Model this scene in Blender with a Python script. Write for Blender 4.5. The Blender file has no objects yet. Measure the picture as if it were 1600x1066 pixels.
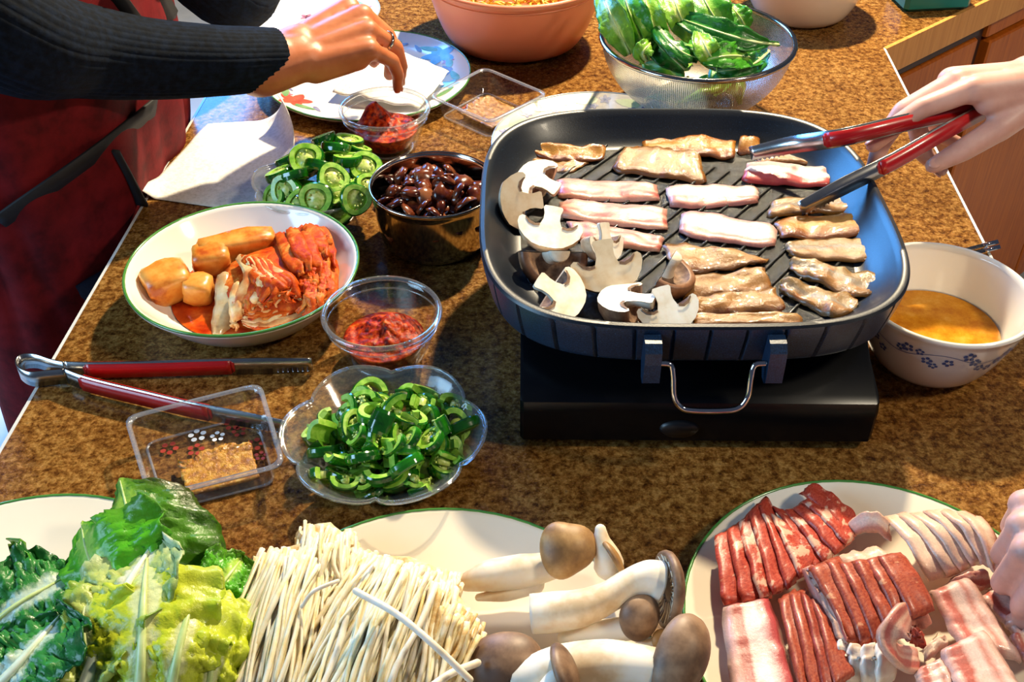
import bpy, math, random
from mathutils import Vector, Matrix, noise
PI = math.pi; R = math.radians
S = bpy.context.scene; COL = S.collection
random.seed(11)

# ---------------------------------------------------------------- camera, world, lights, exposure
T = 0.91                                   # height of the counter top above the floor
F = 1700.0; PITCH = math.atan(1389/1700); CH = 0.66
CAM = Vector((0, 0, T+CH))
cam = bpy.data.cameras.new('camera'); cam.sensor_width = 36; cam.lens = F*36/1600; cam.clip_start = .02
co = bpy.data.objects.new('camera', cam); COL.objects.link(co)
co.location = CAM; co.rotation_euler = (PI/2-PITCH, 0, 0); S.camera = co
S.view_settings.view_transform = 'Standard'; S.view_settings.look = 'None'
S.view_settings.gamma = 1; S.view_settings.use_curve_mapping = False
S.view_settings.exposure = 0.0
S.cycles.use_denoising = True
S.cycles.max_bounces = 8; S.cycles.transparent_max_bounces = 16; S.cycles.caustics_reflective = False; S.cycles.caustics_refractive = False
S.cycles.sample_clamp_indirect = 4
W = bpy.data.worlds.new('room_light'); S.world = W; W.use_nodes = True
bg = W.node_tree.nodes['Background']; bg.inputs[0].default_value = (.42, .52, .85, 1); bg.inputs[1].default_value = .11

def lamp(name, kind, loc, energy, color, target=None, **kw):
    l = bpy.data.lights.new(name, kind); l.energy = energy; l.color = color
    for k, v in kw.items(): setattr(l, k, v)
    o = bpy.data.objects.new(name, l); COL.objects.link(o); o.location = loc
    if target is not None: o.rotation_euler = (Vector(target)-Vector(loc)).to_track_quat('-Z', 'Y').to_euler()
    return o
lamp('ceiling_lamp_light', 'POINT', (.40, 1.96, T+1.28), 292, (1, .83, .56), shadow_soft_size=.04)
lamp('kitchen_lamp_light', 'POINT', (1.45, .35, T+1.55), 80, (1, .86, .64), shadow_soft_size=.12)
lamp('window_light', 'AREA', (-2.3, -.1, T+1.15), 62, (.42, .70, 1), (0, .7, T), shape='RECTANGLE', size=1.3, size_y=1.2)
lamp('back_window_light', 'AREA', (-1.2, 2.95, T+1.0), 95, (.10, .40, 1), (.25, .8, T+.1), shape='RECTANGLE', size=1.3, size_y=1.1)

# ---------------------------------------------------------------- placing helpers: photo pixel -> point of the room on a level h above the counter
FWD = Vector((0, math.cos(PITCH), -math.sin(PITCH))); UP = Vector((0, math.sin(PITCH), math.cos(PITCH)))
def ray(px, py): return FWD + Vector(((px-800)/F, 0, 0)) - UP*((py-533)/F)
def P(px, py, h=0.0):
    d = ray(px, py); return CAM + d*((CH-h)/-d.z)
def psize(px, at): return px/F*(at-CAM).dot(FWD)

# ---------------------------------------------------------------- mesh helpers
class MB:
    def __init__(s): s.v = []; s.f = []; s.m = []; s.uv = []
    def add(s, vs, fs, m=0, uv=None):
        b = len(s.v); s.v += [tuple(v) for v in vs]
        s.uv += uv if uv else [(0, 0)]*len(vs)
        for f in fs: s.f.append([i+b for i in f]); s.m.append(m)
        return s
    def build(s, name, mats, parent=None, origin=(0, 0, 0), smooth=True, angle=None):
        me = bpy.data.meshes.new(name); o0 = Vector(origin)
        me.from_pydata([(v[0]-o0.x, v[1]-o0.y, v[2]-o0.z) for v in s.v], [], s.f)
        for m in (mats if isinstance(mats, (list, tuple)) else [mats]): me.materials.append(m)
        me.polygons.foreach_set('material_index', s.m)
        if smooth: me.polygons.foreach_set('use_smooth', [True]*len(s.f))
        ul = me.uv_layers.new(name='UVMap'); idx = [0]*len(me.loops); me.loops.foreach_get('vertex_index', idx)
        fl = []
        for i in idx: fl += s.uv[i]
        ul.data.foreach_set('uv', fl); me.update()
        if smooth and angle: 
            try: me.set_sharp_from_angle(angle=R(angle))
            except Exception: pass
        o = bpy.data.objects.new(name, me); COL.objects.link(o); o.location = o0
        if parent: o.parent = parent
        return o
def tag(o, label=None, cat=None, group=None, kind=None):
    for k, v in (('label', label), ('category', cat), ('group', group), ('kind', kind)):
        if v: o[k] = v
    return o
def thing(name, label, cat, loc, rotz=0, group=None):
    o = bpy.data.objects.new(name, None); COL.objects.link(o); o.location = loc; o.rotation_euler = (0, 0, rotz)
    o.empty_display_size = .01
    return tag(o, label, cat, group)
def copy_thing(o, parent=None):
    c = o.copy(); COL.objects.link(c)
    if parent: c.parent = parent
    for ch in o.children: copy_thing(ch, c)
    return c
def lathe(mb, prof, n=64, mod=None, m=0, wrap=False, center=(0, 0, 0), arc=2*PI):
    """prof: list of (r, z); r==0 ends become poles"""
    full = arc > 2*PI-1e-6; cols = n if full else n+1; vs = []; uv = []; rows = []
    L = len(prof)
    for j, (r, z) in enumerate(prof):
        if r <= 1e-9: rows.append([len(vs)]); vs.append((center[0], center[1], center[2]+z)); uv.append((0, j/(L-1))); continue
        row = []
        for i in range(cols):
            a = arc*i/n; k, dz = mod(a, r, z, j) if mod else (1, 0)
            row.append(len(vs)); vs.append((center[0]+r*k*math.cos(a), center[1]+r*k*math.sin(a), center[2]+z+dz)); uv.append((i/n, j/(L-1)))
        rows.append(row)
    fs = []
    prs = list(zip(rows[:-1], rows[1:]))
    if wrap: prs.append((rows[-1], rows[0]))
    for a, b in prs:
        for i in range(n):
            i2 = (i+1) % cols
            if len(a) == 1 and len(b) == 1: continue
            if len(a) == 1: fs.append((a[0], b[i2], b[i]))
            elif len(b) == 1: fs.append((a[i], a[i2], b[0]))
            else: fs.append((a[i], a[i2], b[i2], b[i]))
    return mb.add(vs, fs, m, uv)
def frame_of(d, ref=None):
    d = d.normalized(); ref = ref or Vector((0, 0, 1))
    if abs(d.dot(ref)) > .97: ref = Vector((0, 1, 0))
    x = ref.cross(d).normalized(); return x, d.cross(x)
def tube(mb, pts, rad, seg=8, m=0, flat=1.0, ref=None, rib=None, cap=True, dome=False):
    """swept round tube with one radius per point; flat squashes it along the second axis"""
    pts = [Vector(p) for p in pts]; n = len(pts)
    if not isinstance(rad, (list, tuple)): rad = [rad]*n
    if dome:                                    # rounded ends
        d0 = (pts[0]-pts[1]).normalized(); d1 = (pts[-1]-pts[-2]).normalized()
        A = [(pts[0]+d0*rad[0]*math.sin(t), rad[0]*math.cos(t)) for t in (1.35, .9, .45)]
        B = [(pts[-1]+d1*rad[-1]*math.sin(t), rad[-1]*math.cos(t)) for t in (.45, .9, 1.35)]
        rad = [r for _, r in A]+list(rad)+[r for _, r in B]; pts = [p for p, _ in A]+pts+[p for p, _ in B]; n = len(pts)
    vs = []; fs = []; uv = []; x = None
    for i in range(n):
        d = (pts[min(i+1, n-1)]-pts[max(i-1, 0)]).normalized()
        if x is None: x, y = frame_of(d, ref)
        else: x = (x-d*x.dot(d)).normalized(); y = d.cross(x)
        for k in range(seg):
            a = 2*PI*k/seg; r = rad[i]*(rib(a, i/(n-1)) if rib else 1)
            vs.append(pts[i]+x*(r*math.cos(a))+y*(r*flat*math.sin(a))); uv.append((k/seg, i/(n-1)))
    for i in range(n-1):
        for k in range(seg):
            k2 = (k+1) % seg; fs.append((i*seg+k, i*seg+k2, (i+1)*seg+k2, (i+1)*seg+k))
    if cap: fs.append(tuple(range(seg))[::-1]); fs.append(tuple((n-1)*seg+k for k in range(seg)))
    return mb.add(vs, fs, m, uv)
def spline(pts, n=8):
    pts = [Vector(p) for p in pts]; q = [pts[0]*2-pts[1]]+pts+[pts[-1]*2-pts[-2]]; out = []
    for i in range(1, len(q)-2):
        a, b, c, d = q[i-1:i+3]
        for k in range(n):
            t = k/n; out.append(.5*((2*b)+(c-a)*t+(2*a-5*b+4*c-d)*t*t+(3*b-a-3*c+d)*t**3))
    out.append(pts[-1]); return out
def lerpl(vals, n):
    """resample a list of numbers to n"""
    out = []
    for i in range(n):
        t = i/(n-1)*(len(vals)-1); k = min(int(t), len(vals)-2); out.append(vals[k]*(1-t+k)+vals[k+1]*(t-k))
    return out
def sheet(mb, fn, nu, nv, th=.001, m=0, mb_side=None):
    """thick surface: fn(u, v) -> point; closed with a rim"""
    top = [[Vector(fn(i/nu, j/nv)) for j in range(nv+1)] for i in range(nu+1)]
    vs = []; uv = []
    for i in range(nu+1):
        for j in range(nv+1): vs.append(top[i][j]); uv.append((i/nu, j/nv))
    N = len(vs)
    for i in range(nu+1):
        for j in range(nv+1):
            a = top[min(i+1, nu)][j]-top[max(i-1, 0)][j]; b = top[i][min(j+1, nv)]-top[i][max(j-1, 0)]
            nn = a.cross(b); nn = nn.normalized() if nn.length > 1e-12 else Vector((0, 0, 1))
            t = th(i/nu, j/nv) if callable(th) else th
            vs.append(top[i][j]-nn*t); uv.append((i/nu, j/nv))
    I = lambda i, j: i*(nv+1)+j
    ft = []; fb = []
    for i in range(nu):
        for j in range(nv):
            q = (I(i, j), I(i+1, j), I(i+1, j+1), I(i, j+1)); ft.append(q); fb.append(tuple(k+N for k in q[::-1]))
    rim = [I(i, 0) for i in range(nu+1)]+[I(nu, j) for j in range(1, nv+1)]+[I(i, nv) for i in range(nu-1, -1, -1)]+[I(0, j) for j in range(nv-1, 0, -1)]
    fr = []
    for k in range(len(rim)):
        a, b = rim[k], rim[(k+1) % len(rim)]; fr.append((b, a, a+N, b+N))
    base = len(mb.v); mb.add(vs, ft, m, uv)
    mm = m if mb_side is None else mb_side
    for f in fb: mb.f.append([i+base for i in f]); mb.m.append(m)
    for f in fr: mb.f.append([i+base for i in f]); mb.m.append(mm)
    return mb
def box(mb, c, s, rot=None, m=0, bev=.0):
    """box with chamfered vertical and top edges when bev > 0"""
    c = Vector(c); hx, hy, hz = s[0]/2, s[1]/2, s[2]/2; M = rot or Matrix.Identity(3)
    if bev <= 0:
        vs = [(x, y, z) for x in (-hx, hx) for y in (-hy, hy) for z in (-hz, hz)]
        fs = [(0, 1, 3, 2), (4, 6, 7, 5), (0, 4, 5, 1), (2, 3, 7, 6), (0, 2, 6, 4), (1, 5, 7, 3)]
    else:
        def loop(i, z):
            a, b = hx-i, hy-i; k = bev
            return [(a-k, -b, z), (a, -b+k, z), (a, b-k, z), (a-k, b, z), (-a+k, b, z), (-a, b-k, z), (-a, -b+k, z), (-a+k, -b, z)]
        vs = loop(bev, -hz)+loop(0, -hz+bev)+loop(0, hz-bev)+loop(bev, hz)
        fs = [tuple(range(7, -1, -1)), tuple(range(24, 32))]
        for r in range(3):
            for k in range(8): fs.append((r*8+k, r*8+(k+1) % 8, (r+1)*8+(k+1) % 8, (r+1)*8+k))
    return mb.add([c+M @ Vector(v) for v in vs], fs, m, [(v[0]*10, v[1]*10) for v in vs])
def ico(sub=2):
    import bmesh
    bm = bmesh.new(); bmesh.ops.create_icosphere(bm, subdivisions=sub, radius=1)
    v = [x.co.copy() for x in bm.verts]; bm.verts.index_update(); f = [[y.index for y in x.verts] for x in bm.faces]; bm.free(); return v, f
ICO = {1: ico(1), 2: ico(2), 3: ico(3)}
def blob(mb, c, s, rot=None, sub=2, amp=.0, freq=2.0, seed=0, m=0):
    M = rot or Matrix.Identity(3); c = Vector(c); out = []
    for v in ICO[sub][0]:
        k = 1+amp*noise.noise(v*freq+Vector((seed*3.1, seed*1.7, seed)))
        out.append(c+M @ Vector((v.x*s[0]*k, v.y*s[1]*k, v.z*s[2]*k)))
    return mb.add(out, ICO[sub][1], m, [(v.x*.5+.5, v.z*.5+.5) for v in ICO[sub][0]])
def rot3(x=0, y=0, z=0): 
    from mathutils import Euler
    return Euler((x, y, z)).to_matrix()
def basis(x, z):
    x = Vector(x).normalized(); z = Vector(z); y = z.cross(x).normalized(); z = x.cross(y); return Matrix((x, y, z)).transposed()
def nz(x, y, z=0, s=1): return noise.noise(Vector((x*s, y*s, z)))

# ---------------------------------------------------------------- materials
def srgb(h):
    if isinstance(h, str): c = [int(h[i:i+2], 16)/255 for i in (0, 2, 4)]
    else: c = h
    return tuple(x/12.92 if x <= .04045 else ((x+.055)/1.055)**2.4 for x in c)+(1,)
def newmat(name, rough=.5, metal=0, spec=.5, coat=0, sss=0, sssr=(1, .4, .25), trans=0):
    m = bpy.data.materials.new(name); m.use_nodes = True; nt = m.node_tree; b = nt.nodes['Principled BSDF']
    b.inputs['Roughness'].default_value = rough; b.inputs['Metallic'].default_value = metal; b.inputs['Specular IOR Level'].default_value = spec
    b.inputs['Coat Weight'].default_value = coat; b.inputs['Coat Roughness'].default_value = .08
    b.inputs['Subsurface Weight'].default_value = sss; b.inputs['Subsurface Radius'].default_value = sssr; b.inputs['Subsurface Scale'].default_value = .006
    b.inputs['Transmission Weight'].default_value = trans
    return m, nt, b
def N(nt, t, **kw):
    n = nt.nodes.new(t)
    for k, v in kw.items():
        if k.startswith('i_'): n.inputs[k[2:].replace('_', ' ')].default_value = v
        else: setattr(n, k, v)
    return n
def ramp(nt, fac, stops, interp='LINEAR'):
    r = nt.nodes.new('ShaderNodeValToRGB'); r.color_ramp.interpolation = interp; e = r.color_ramp.elements
    while len(e) < len(stops): e.new(.5)
    for k, (p, c) in enumerate(stops): e[k].position = p; e[k].color = srgb(c)
    nt.links.new(fac, r.inputs[0]); return r.outputs[0]
def math_(nt, op, a, b=None, c=None):
    n = nt.nodes.new('ShaderNodeMath'); n.operation = op
    for k, v in enumerate((a, b, c)):
        if v is None: continue
        if isinstance(v, (int, float)): n.inputs[k].default_value = v
        else: nt.links.new(v, n.inputs[k])
    return n.outputs[0]
def mixc(nt, f, a, b, mode='MIX'):
    n = nt.nodes.new('ShaderNodeMix'); n.data_type = 'RGBA'; n.blend_type = mode
    for s, v in ((0, f), (6, a), (7, b)):
        if isinstance(v, (int, float)): n.inputs[s].default_value = v
        elif isinstance(v, (tuple, list)): n.inputs[s].default_value = v
        else: nt.links.new(v, n.inputs[s])
    return n.outputs[2]
def noise_(nt, scale, detail=4, rough=.6, coord='Object', stretch=None, rnd=True, dist=0):
    tc = nt.nodes.new('ShaderNodeTexCoord'); n = nt.nodes.new('ShaderNodeTexNoise'); v = tc.outputs[coord]
    if stretch:
        mp = nt.nodes.new('ShaderNodeMapping'); mp.inputs['Scale'].default_value = stretch; nt.links.new(v, mp.inputs[0]); v = mp.outputs[0]
    if rnd:
        oi = nt.nodes.new('ShaderNodeObjectInfo'); vm = nt.nodes.new('ShaderNodeVectorMath'); vm.operation = 'ADD'
        cx = nt.nodes.new('ShaderNodeCombineXYZ'); nt.links.new(math_(nt, 'MULTIPLY', oi.outputs['Random'], 7.0), cx.inputs[0]); nt.links.new(math_(nt, 'MULTIPLY', oi.outputs['Random'], 3.0), cx.inputs[1])
        nt.links.new(v, vm.inputs[0]); nt.links.new(cx.outputs[0], vm.inputs[1]); v = vm.outputs[0]
    n.inputs['Scale'].default_value = scale; n.inputs['Detail'].default_value = detail; n.inputs['Roughness'].default_value = rough; n.inputs['Distortion'].default_value = dist
    nt.links.new(v, n.inputs['Vector']); return n.outputs['Fac']
def bump(nt, b, h, strength=.3, dist=.001):
    n = nt.nodes.new('ShaderNodeBump'); n.inputs['Strength'].default_value = strength; n.inputs['Distance'].default_value = dist
    nt.links.new(h, n.inputs['Height']); nt.links.new(n.outputs[0], b.inputs['Normal'])
    return n
def mat(name, cols, scale=40, rough=.5, metal=0, spec=.5, coat=0, sss=0, bmp=0, bscale=None, lo=.35, hi=.65, detail=4, stretch=None, coord='Object', sssr=(1, .4, .25), bdist=.001):
    """noise between the colours of a list"""
    m, nt, b = newmat(name, rough, metal, spec, coat, sss, sssr)
    if isinstance(cols, str): cols = [cols]
    if len(cols) == 1: b.inputs['Base Color'].default_value = srgb(cols[0])
    else:
        f = noise_(nt, scale, detail, coord=coord, stretch=stretch)
        nt.links.new(ramp(nt, f, [(lo+(hi-lo)*i/(len(cols)-1), c) for i, c in enumerate(cols)]), b.inputs['Base Color'])
    if bmp: bump(nt, b, noise_(nt, bscale or scale, 5, coord=coord, stretch=stretch), bmp, bdist)
    return m
def thin_glass(name, tint=(1, 1, 1), rough=.03, gloss=1.0, haze=0.0, hazec=(.8, .85, .9)):
    """clear glass or plastic: lets light straight through, mirrors more at grazing angles"""
    m = bpy.data.materials.new(name); m.use_nodes = True; nt = m.node_tree; nt.nodes.clear()
    out = N(nt, 'ShaderNodeOutputMaterial'); tr = N(nt, 'ShaderNodeBsdfTransparent'); gl = N(nt, 'ShaderNodeBsdfGlossy'); mx = N(nt, 'ShaderNodeMixShader')
    tr.inputs[0].default_value = tint+(1,); gl.inputs['Roughness'].default_value = rough
    lw = N(nt, 'ShaderNodeLayerWeight'); lw.inputs[0].default_value = .5
    nt.links.new(math_(nt, 'MULTIPLY_ADD', math_(nt, 'POWER', lw.outputs['Facing'], 3.5), .55*gloss, .035*gloss), mx.inputs[0]); nt.links.new(tr.outputs[0], mx.inputs[1]); nt.links.new(gl.outputs[0], mx.inputs[2])
    res = mx.outputs[0]
    if haze:
        df = N(nt, 'ShaderNodeBsdfDiffuse'); df.inputs[0].default_value = hazec+(1,); m2 = N(nt, 'ShaderNodeMixShader'); m2.inputs[0].default_value = haze
        nt.links.new(res, m2.inputs[1]); nt.links.new(df.outputs[0], m2.inputs[2]); res = m2.outputs[0]
    nt.links.new(res, out.inputs[0]); return m
def stripe_mat(name, stops, rough=.35, coat=.3, distort=.12, sss=.15, spots=None, bmp=.25, rvar=.12, nscale=6):
    """meat: bands across the slice (UV v) bent by noise, a shift per slice"""
    m, nt, b = newmat(name, rough, coat=coat, sss=sss)
    tc = N(nt, 'ShaderNodeTexCoord'); sx = N(nt, 'ShaderNodeSeparateXYZ'); nt.links.new(tc.outputs['UV'], sx.inputs[0])
    nf = noise_(nt, nscale, 5, .65, 'UV', (1, .5, 1)); oi = N(nt, 'ShaderNodeObjectInfo')
    v = math_(nt, 'ADD', sx.outputs[1], math_(nt, 'MULTIPLY', math_(nt, 'SUBTRACT', nf, .5), distort*2.5))
    v = math_(nt, 'ADD', v, math_(nt, 'MULTIPLY', math_(nt, 'SUBTRACT', oi.outputs['Random'], .5), rvar))
    c = ramp(nt, v, stops)
    fine = noise_(nt, 700, 3, .7)
    c = mixc(nt, .35, c, ramp(nt, fine, [(.3, 'a0a0a0'), (.7, 'ffffff')]), 'MULTIPLY')
    if spots:
        f2 = noise_(nt, 60, 4, .7); c = mixc(nt, math_(nt, 'MULTIPLY', math_(nt, 'GREATER_THAN', f2, spots[1]), spots[2]), c, srgb(spots[0]))
    nt.links.new(c, b.inputs['Base Color']); bump(nt, b, noise_(nt, 230, 6, .7), bmp*1.5, .0013)
    return m

# ================================================================ SETTING MATERIALS
def counter_mat():
    m, nt, b = newmat('counter_laminate', .30, spec=.22)
    n1 = noise_(nt, 9, 5, .7, rnd=False); n2 = noise_(nt, 130, 6, .75, rnd=False, dist=.2); n3 = noise_(nt, 330, 3, .6, rnd=False); n4 = noise_(nt, 60, 5, .7, rnd=False, dist=.3)
    c1 = ramp(nt, n2, [(.32, '38200f'), (.43, '70491f'), (.52, '966c34'), (.60, 'b4894c'), (.70, '7c5c3a')])
    c2 = ramp(nt, n1, [(.35, 'b0a090'), (.65, 'ffffff')])
    c = mixc(nt, .55, c1, c2, 'MULTIPLY'); c = mixc(nt, .4, c, ramp(nt, n3, [(.35, '6a5a48'), (.6, 'ffffff')]), 'MULTIPLY')
    c = mixc(nt, .5, c, ramp(nt, n4, [(.34, '7a5c50'), (.46, 'd8b898'), (.56, 'ffffff'), (.66, 'd0b8a8')]), 'MULTIPLY')
    nt.links.new(c, b.inputs['Base Color']); bump(nt, b, n3, .06, .0005)
    nt.links.new(ramp(nt, n3, [(.4, (.45, .45, .45)), (.7, (.62, .62, .62))]), b.inputs['Roughness'])
    return m
COUNTER = counter_mat()
EDGE = mat('edge_trim', ['b8bcc0', 'd8d8d4'], 30, .35)
def wood_mat(name, a, b_, c_):
    m, nt, b = newmat(name, .4, spec=.3)
    n = noise_(nt, 14, 5, .6, stretch=(9, 9, .6), rnd=True)
    nt.links.new(ramp(nt, n, [(.3, a), (.5, b_), (.7, c_)]), b.inputs['Base Color']); bump(nt, b, n, .1, .001); return m
WOOD = wood_mat('cherry_wood', 'a04e10', 'b25c16', 'c0691c')
OAKTRIM = wood_mat('honey_wood', 'bb7a36', 'cc8a44', 'd6984f')
DARKWOOD = wood_mat('dark_wood_gap', '2a1208', '3a1a0a', '40200c')
FLOORM = mat('floor_vinyl', ['c9ccd0', 'd8dade'], 8, .4)

# ---- floor, counter, cabinets
mb = MB(); box(mb, (0, 1.5, -.01), (7, 7, .02)); tag(mb.build('floor', FLOORM, smooth=False), kind='structure')
Lp0, Lp1 = P(0, 710), P(330, 140); Rp0, Rp1 = P(1530, 370), P(1380, 75); Ep = P(1560, -10)
ld = (Lp1-Lp0).normalized(); rd = (Rp1-Rp0).normalized(); ed = (Ep-Rp1).normalized()
def along(p, d, t): return (p.x+d.x*t, p.y+d.y*t)
poly = [along(Lp0, ld, -.45), along(Rp0, rd, -.75), (Rp1.x, Rp1.y), along(Rp1, ed, 1.3), (1.52, 3.0), along(Lp0, ld, 2.36)]
kc = thing('kitchen_counter', 'mottled brown laminate kitchen counter that everything stands on', 'counter', (0, 1.2, T))
def prism(poly, z0, z1, off=(0, 0, 0)):
    n = len(poly); vs = [(x-off[0], y-off[1], z-off[2]) for z in (z0, z1) for x, y in poly]
    fs = [tuple(range(n-1, -1, -1)), tuple(range(n, 2*n))]+[(k, (k+1) % n, n+(k+1) % n, n+k) for k in range(n)]
    return MB().add(vs, fs)
prism(poly, T-.038, T, kc.location).build('countertop', COUNTER, kc, smooth=False)
def edge_strip(a, b, w=.003, z0=T-.037, z1=T+.0004, side=1):
    a = Vector((a[0], a[1], 0)); b = Vector((b[0], b[1], 0)); d = (b-a).normalized(); n = Vector((d.y, -d.x, 0))*side*w
    return prism([(a.x, a.y), (b.x, b.y), (b.x+n.x, b.y+n.y), (a.x+n.x, a.y+n.y)], z0, z1, kc.location)
edge_strip(poly[0], poly[5], side=-1).build('edge_trim', EDGE, kc, smooth=False)
edge_strip(poly[1], poly[2], side=1).build('edge_trim', EDGE, kc, smooth=False)
edge_strip(poly[2], poly[3], w=.006, z0=T-.046, z1=T+.001).build('edge_trim', OAKTRIM, kc, smooth=False)
inset = [(-.36, .35), (.44, .35), (.47, 1.45), (.40, 2.6), (-.30, 2.6)]
prism(inset, .08, T-.04, kc.location).build('base_panel', WOOD, kc, smooth=False)
# cabinets under the far wing of the counter
en = Vector((ed.y, -ed.x, 0))
cab = thing('base_cabinet', 'cherry wood base cabinet under the right hand counter wing', 'cabinet', (Rp1.x, Rp1.y, 0))
def cab_box(name, s0, s1, z0, z1, o0, o1, m):
    c = Vector((0, 0, 0))+Vector((ed.x, ed.y, 0))*((s0+s1)/2)+en*((o0+o1)/2); M = Matrix.Rotation(math.atan2(ed.y, ed.x), 3, 'Z')
    q = MB(); box(q, (c.x, c.y, (z0+z1)/2), (s1-s0, abs(o1-o0), z1-z0), M, bev=.003); return q.build(name, m, cab, smooth=False)
cab_box('carcass', .005, 1.25, .09, T-.05, -.4, -.03, DARKWOOD)
cab_box('toe_kick', .005, 1.25, 0, .09, -.4, -.09, DARKWOOD)
cab_box('face_frame', .0, .31, T-.075, T-.05, -.03, -.012, DARKWOOD)
cab_box('door', .01, .305, .11, T-.075, -.03, -.008, WOOD)
cab_box('stile', .31, .345, .09, T-.05, -.035, -.022, DARKWOOD)
cab_box('door', .352, .80, .11, T-.095, -.03, -.008, WOOD)
cab_box('door', .81, 1.24, .11, T-.095, -.03, -.008, WOOD)
cab_box('face_frame', .345, 1.25, T-.09, T-.05, -.03, -.014, WOOD)

# ================================================================ VESSELS
CERAM = mat('white_ceramic', ['eeeae0', 'f2eee6'], 8, .12, spec=.6, coat=.5)
CREAM = mat('cream_ceramic', ['e9dcc6', 'efe4d0'], 8, .15, spec=.6, coat=.4)
GREENRIM = mat('green_rim_glaze', ['3c7a34', '4f8a40'], 20, .2, coat=.5)
BLUERIM = mat('grey_rim_glaze', ['9aa6b4'], 20, .2, coat=.5)
GLASS = thin_glass('clear_glass', (.985, .99, .985), gloss=1.2)
GLASSRIM = thin_glass('glass_rim', (.93, .95, .95), gloss=2.4, haze=.06)
FROST = thin_glass('pressed_glass', (.96, .975, .97), rough=.10, gloss=1.2, haze=.045, hazec=(.7, .75, .8))
PLASTIC = thin_glass('clear_plastic', (.99, .99, .985), rough=.05, gloss=.9, haze=.006)
PLASTICRIM = thin_glass('plastic_rim', (.95, .96, .98), rough=.10, gloss=3.0, haze=.13, hazec=(.72, .8, .95))  # bluish haze paints light-blue highlights into the rim colour
STEEL = mat('polished_steel', ['b9b2a4', 'c8c2b6'], 3, .12, metal=1)
STEELBR = mat('brushed_steel', ['a9a9a8', 'c2c2c0'], 30, .25, metal=1)
CHROME = mat('chrome', ['d8d6d2'], 3, .06, metal=1)
RED = mat('red_handle_plastic', ['a80f12', 'b81416'], 20, .3, coat=.3)
DECBLUE = mat('blue_print', ['3a4f86', '5a70a4'], 60, .3); DECRED = mat('red_print', ['c8402c', 'd8604a'], 60, .3); DECPINK = mat('pink_print', ['b06a80', 'c88a98'], 60, .3)
DECGRN = mat('green_print', ['4f8a50', '86a878'], 60, .3); DECLB = mat('pale_blue_print', ['4a90c4', '7ab4d8'], 60, .3); DECYG = mat('pale_green_print', ['c4cf9a', 'd4dcb0'], 40, .3)
DECVIO = mat('violet_print', ['6a6c94', '8c8eae'], 60, .3); DECWHITE = mat('white_dot_print', ['e8ecf2'], 10, .3); DECDK = mat('dark_line_print', ['2c2c24'], 10, .3)

def plate_prof(Rr, h=.018, flat=.62, th=.0035, foot=.004):
    """(inner profile from centre to rim, full closed profile)"""
    inn = [(0, foot+th)]+[(Rr*flat*k, foot+th) for k in (.3, .6, .9)]
    for t in (.0, .15, .3, .5, .7, .85, .95, 1.0): inn.append((Rr*(flat+(1-flat)*t)-.0, foot+th+(h-foot-th)*(t**1.7)))
    rim = [(Rr+.0012, h-.0008), (Rr+.001, h-.002)]
    out = []
    for t in (.95, .8, .6, .4, .2, .0): out.append((Rr*(flat+(1-flat)*t)+.001, foot+(h-foot-th)*(t**1.7)-.0004))
    out += [(Rr*flat*.98, foot*.4), (Rr*flat*.94, 0), (Rr*flat*.90, 0), (Rr*flat*.88, foot), (0, foot)]
    return inn, inn+rim+out
def bowl_prof(R1, R0, h, th=.003, power=.55, lip=0, n=14, foot=.003):
    """outer radius R1 at the rim, R0 at the foot"""
    def rr(t): return R0+(R1-R0)*(t**power)
    inn = [(0, foot+th), (R0*.5, foot+th), (R0*.92, foot+th+.0005)]
    for k in range(1, n+1):
        t = k/n; inn.append((rr(t)-th, foot+th+(h-foot-th)*t))
    out = [(R1+lip-th*.4, h+.0008), (R1+lip, h-.001), (R1+lip*.9, h-.003)]
    for k in range(n-1, 0, -1):
        t = k/n; out.append((rr(t), (h)*t))
    out += [(R0, 0), (R0*.9, 0), (R0*.85, foot), (0, foot)]
    return inn, inn+out
def zof(inn, r):
    for (a, za), (b, zb) in zip(inn[:-1], inn[1:]):
        if a <= r <= b: return za+(zb-za)*((r-a)/(b-a+1e-9))
    return inn[-1][1]
def petal(mb, inn, x, y, L, Wd, ang, m=0, n=10, lift=.0004, tip=1.0):
    """flat leaf or petal print lying on a plate's upper surface"""
    vs = []; ca, sa = math.cos(ang), math.sin(ang)
    cs = [(0, 0)]+[(L*.5*math.cos(2*PI*k/n), Wd*.5*math.sin(2*PI*k/n)*(1-.35*tip*math.cos(2*PI*k/n))) for k in range(n)]
    for a, b in cs:
        X = x+a*ca-b*sa; Y = y+a*sa+b*ca; vs.append((X, Y, zof(inn, math.hypot(X, Y))+lift))
    mb.add(vs, [(0, 1+k, 1+(k+1) % n) for k in range(n)], m)
def dprints(name, root, mats, fn):
    Q = []; fn(Q)
    for q in Q: q.build(name, mats, root)
def dprint(name, root, mats, fn):
    q = MB(); fn(q); o = q.build(name, mats, root); return o
def rim_ring(name, root, Rr, h, m, r=.0013, mod=None):
    q = MB(); k = 72; pts = [(Rr*math.cos(2*PI*i/k), Rr*math.sin(2*PI*i/k), h) for i in range(k)]
    vs = []; fs = []
    for i, p in enumerate(pts):
        a = 2*PI*i/k
        for j in range(6):
            b = 2*PI*j/6; vs.append(((Rr+r*math.cos(b))*math.cos(a), (Rr+r*math.cos(b))*math.sin(a), h+r*math.sin(b)))
    for i in range(k):
        for j in range(6): fs.append((i*6+j, ((i+1) % k)*6+j, ((i+1) % k)*6+(j+1) % 6, i*6+(j+1) % 6))
    q.add(vs, fs); return q.build(name, m, root)
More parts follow.
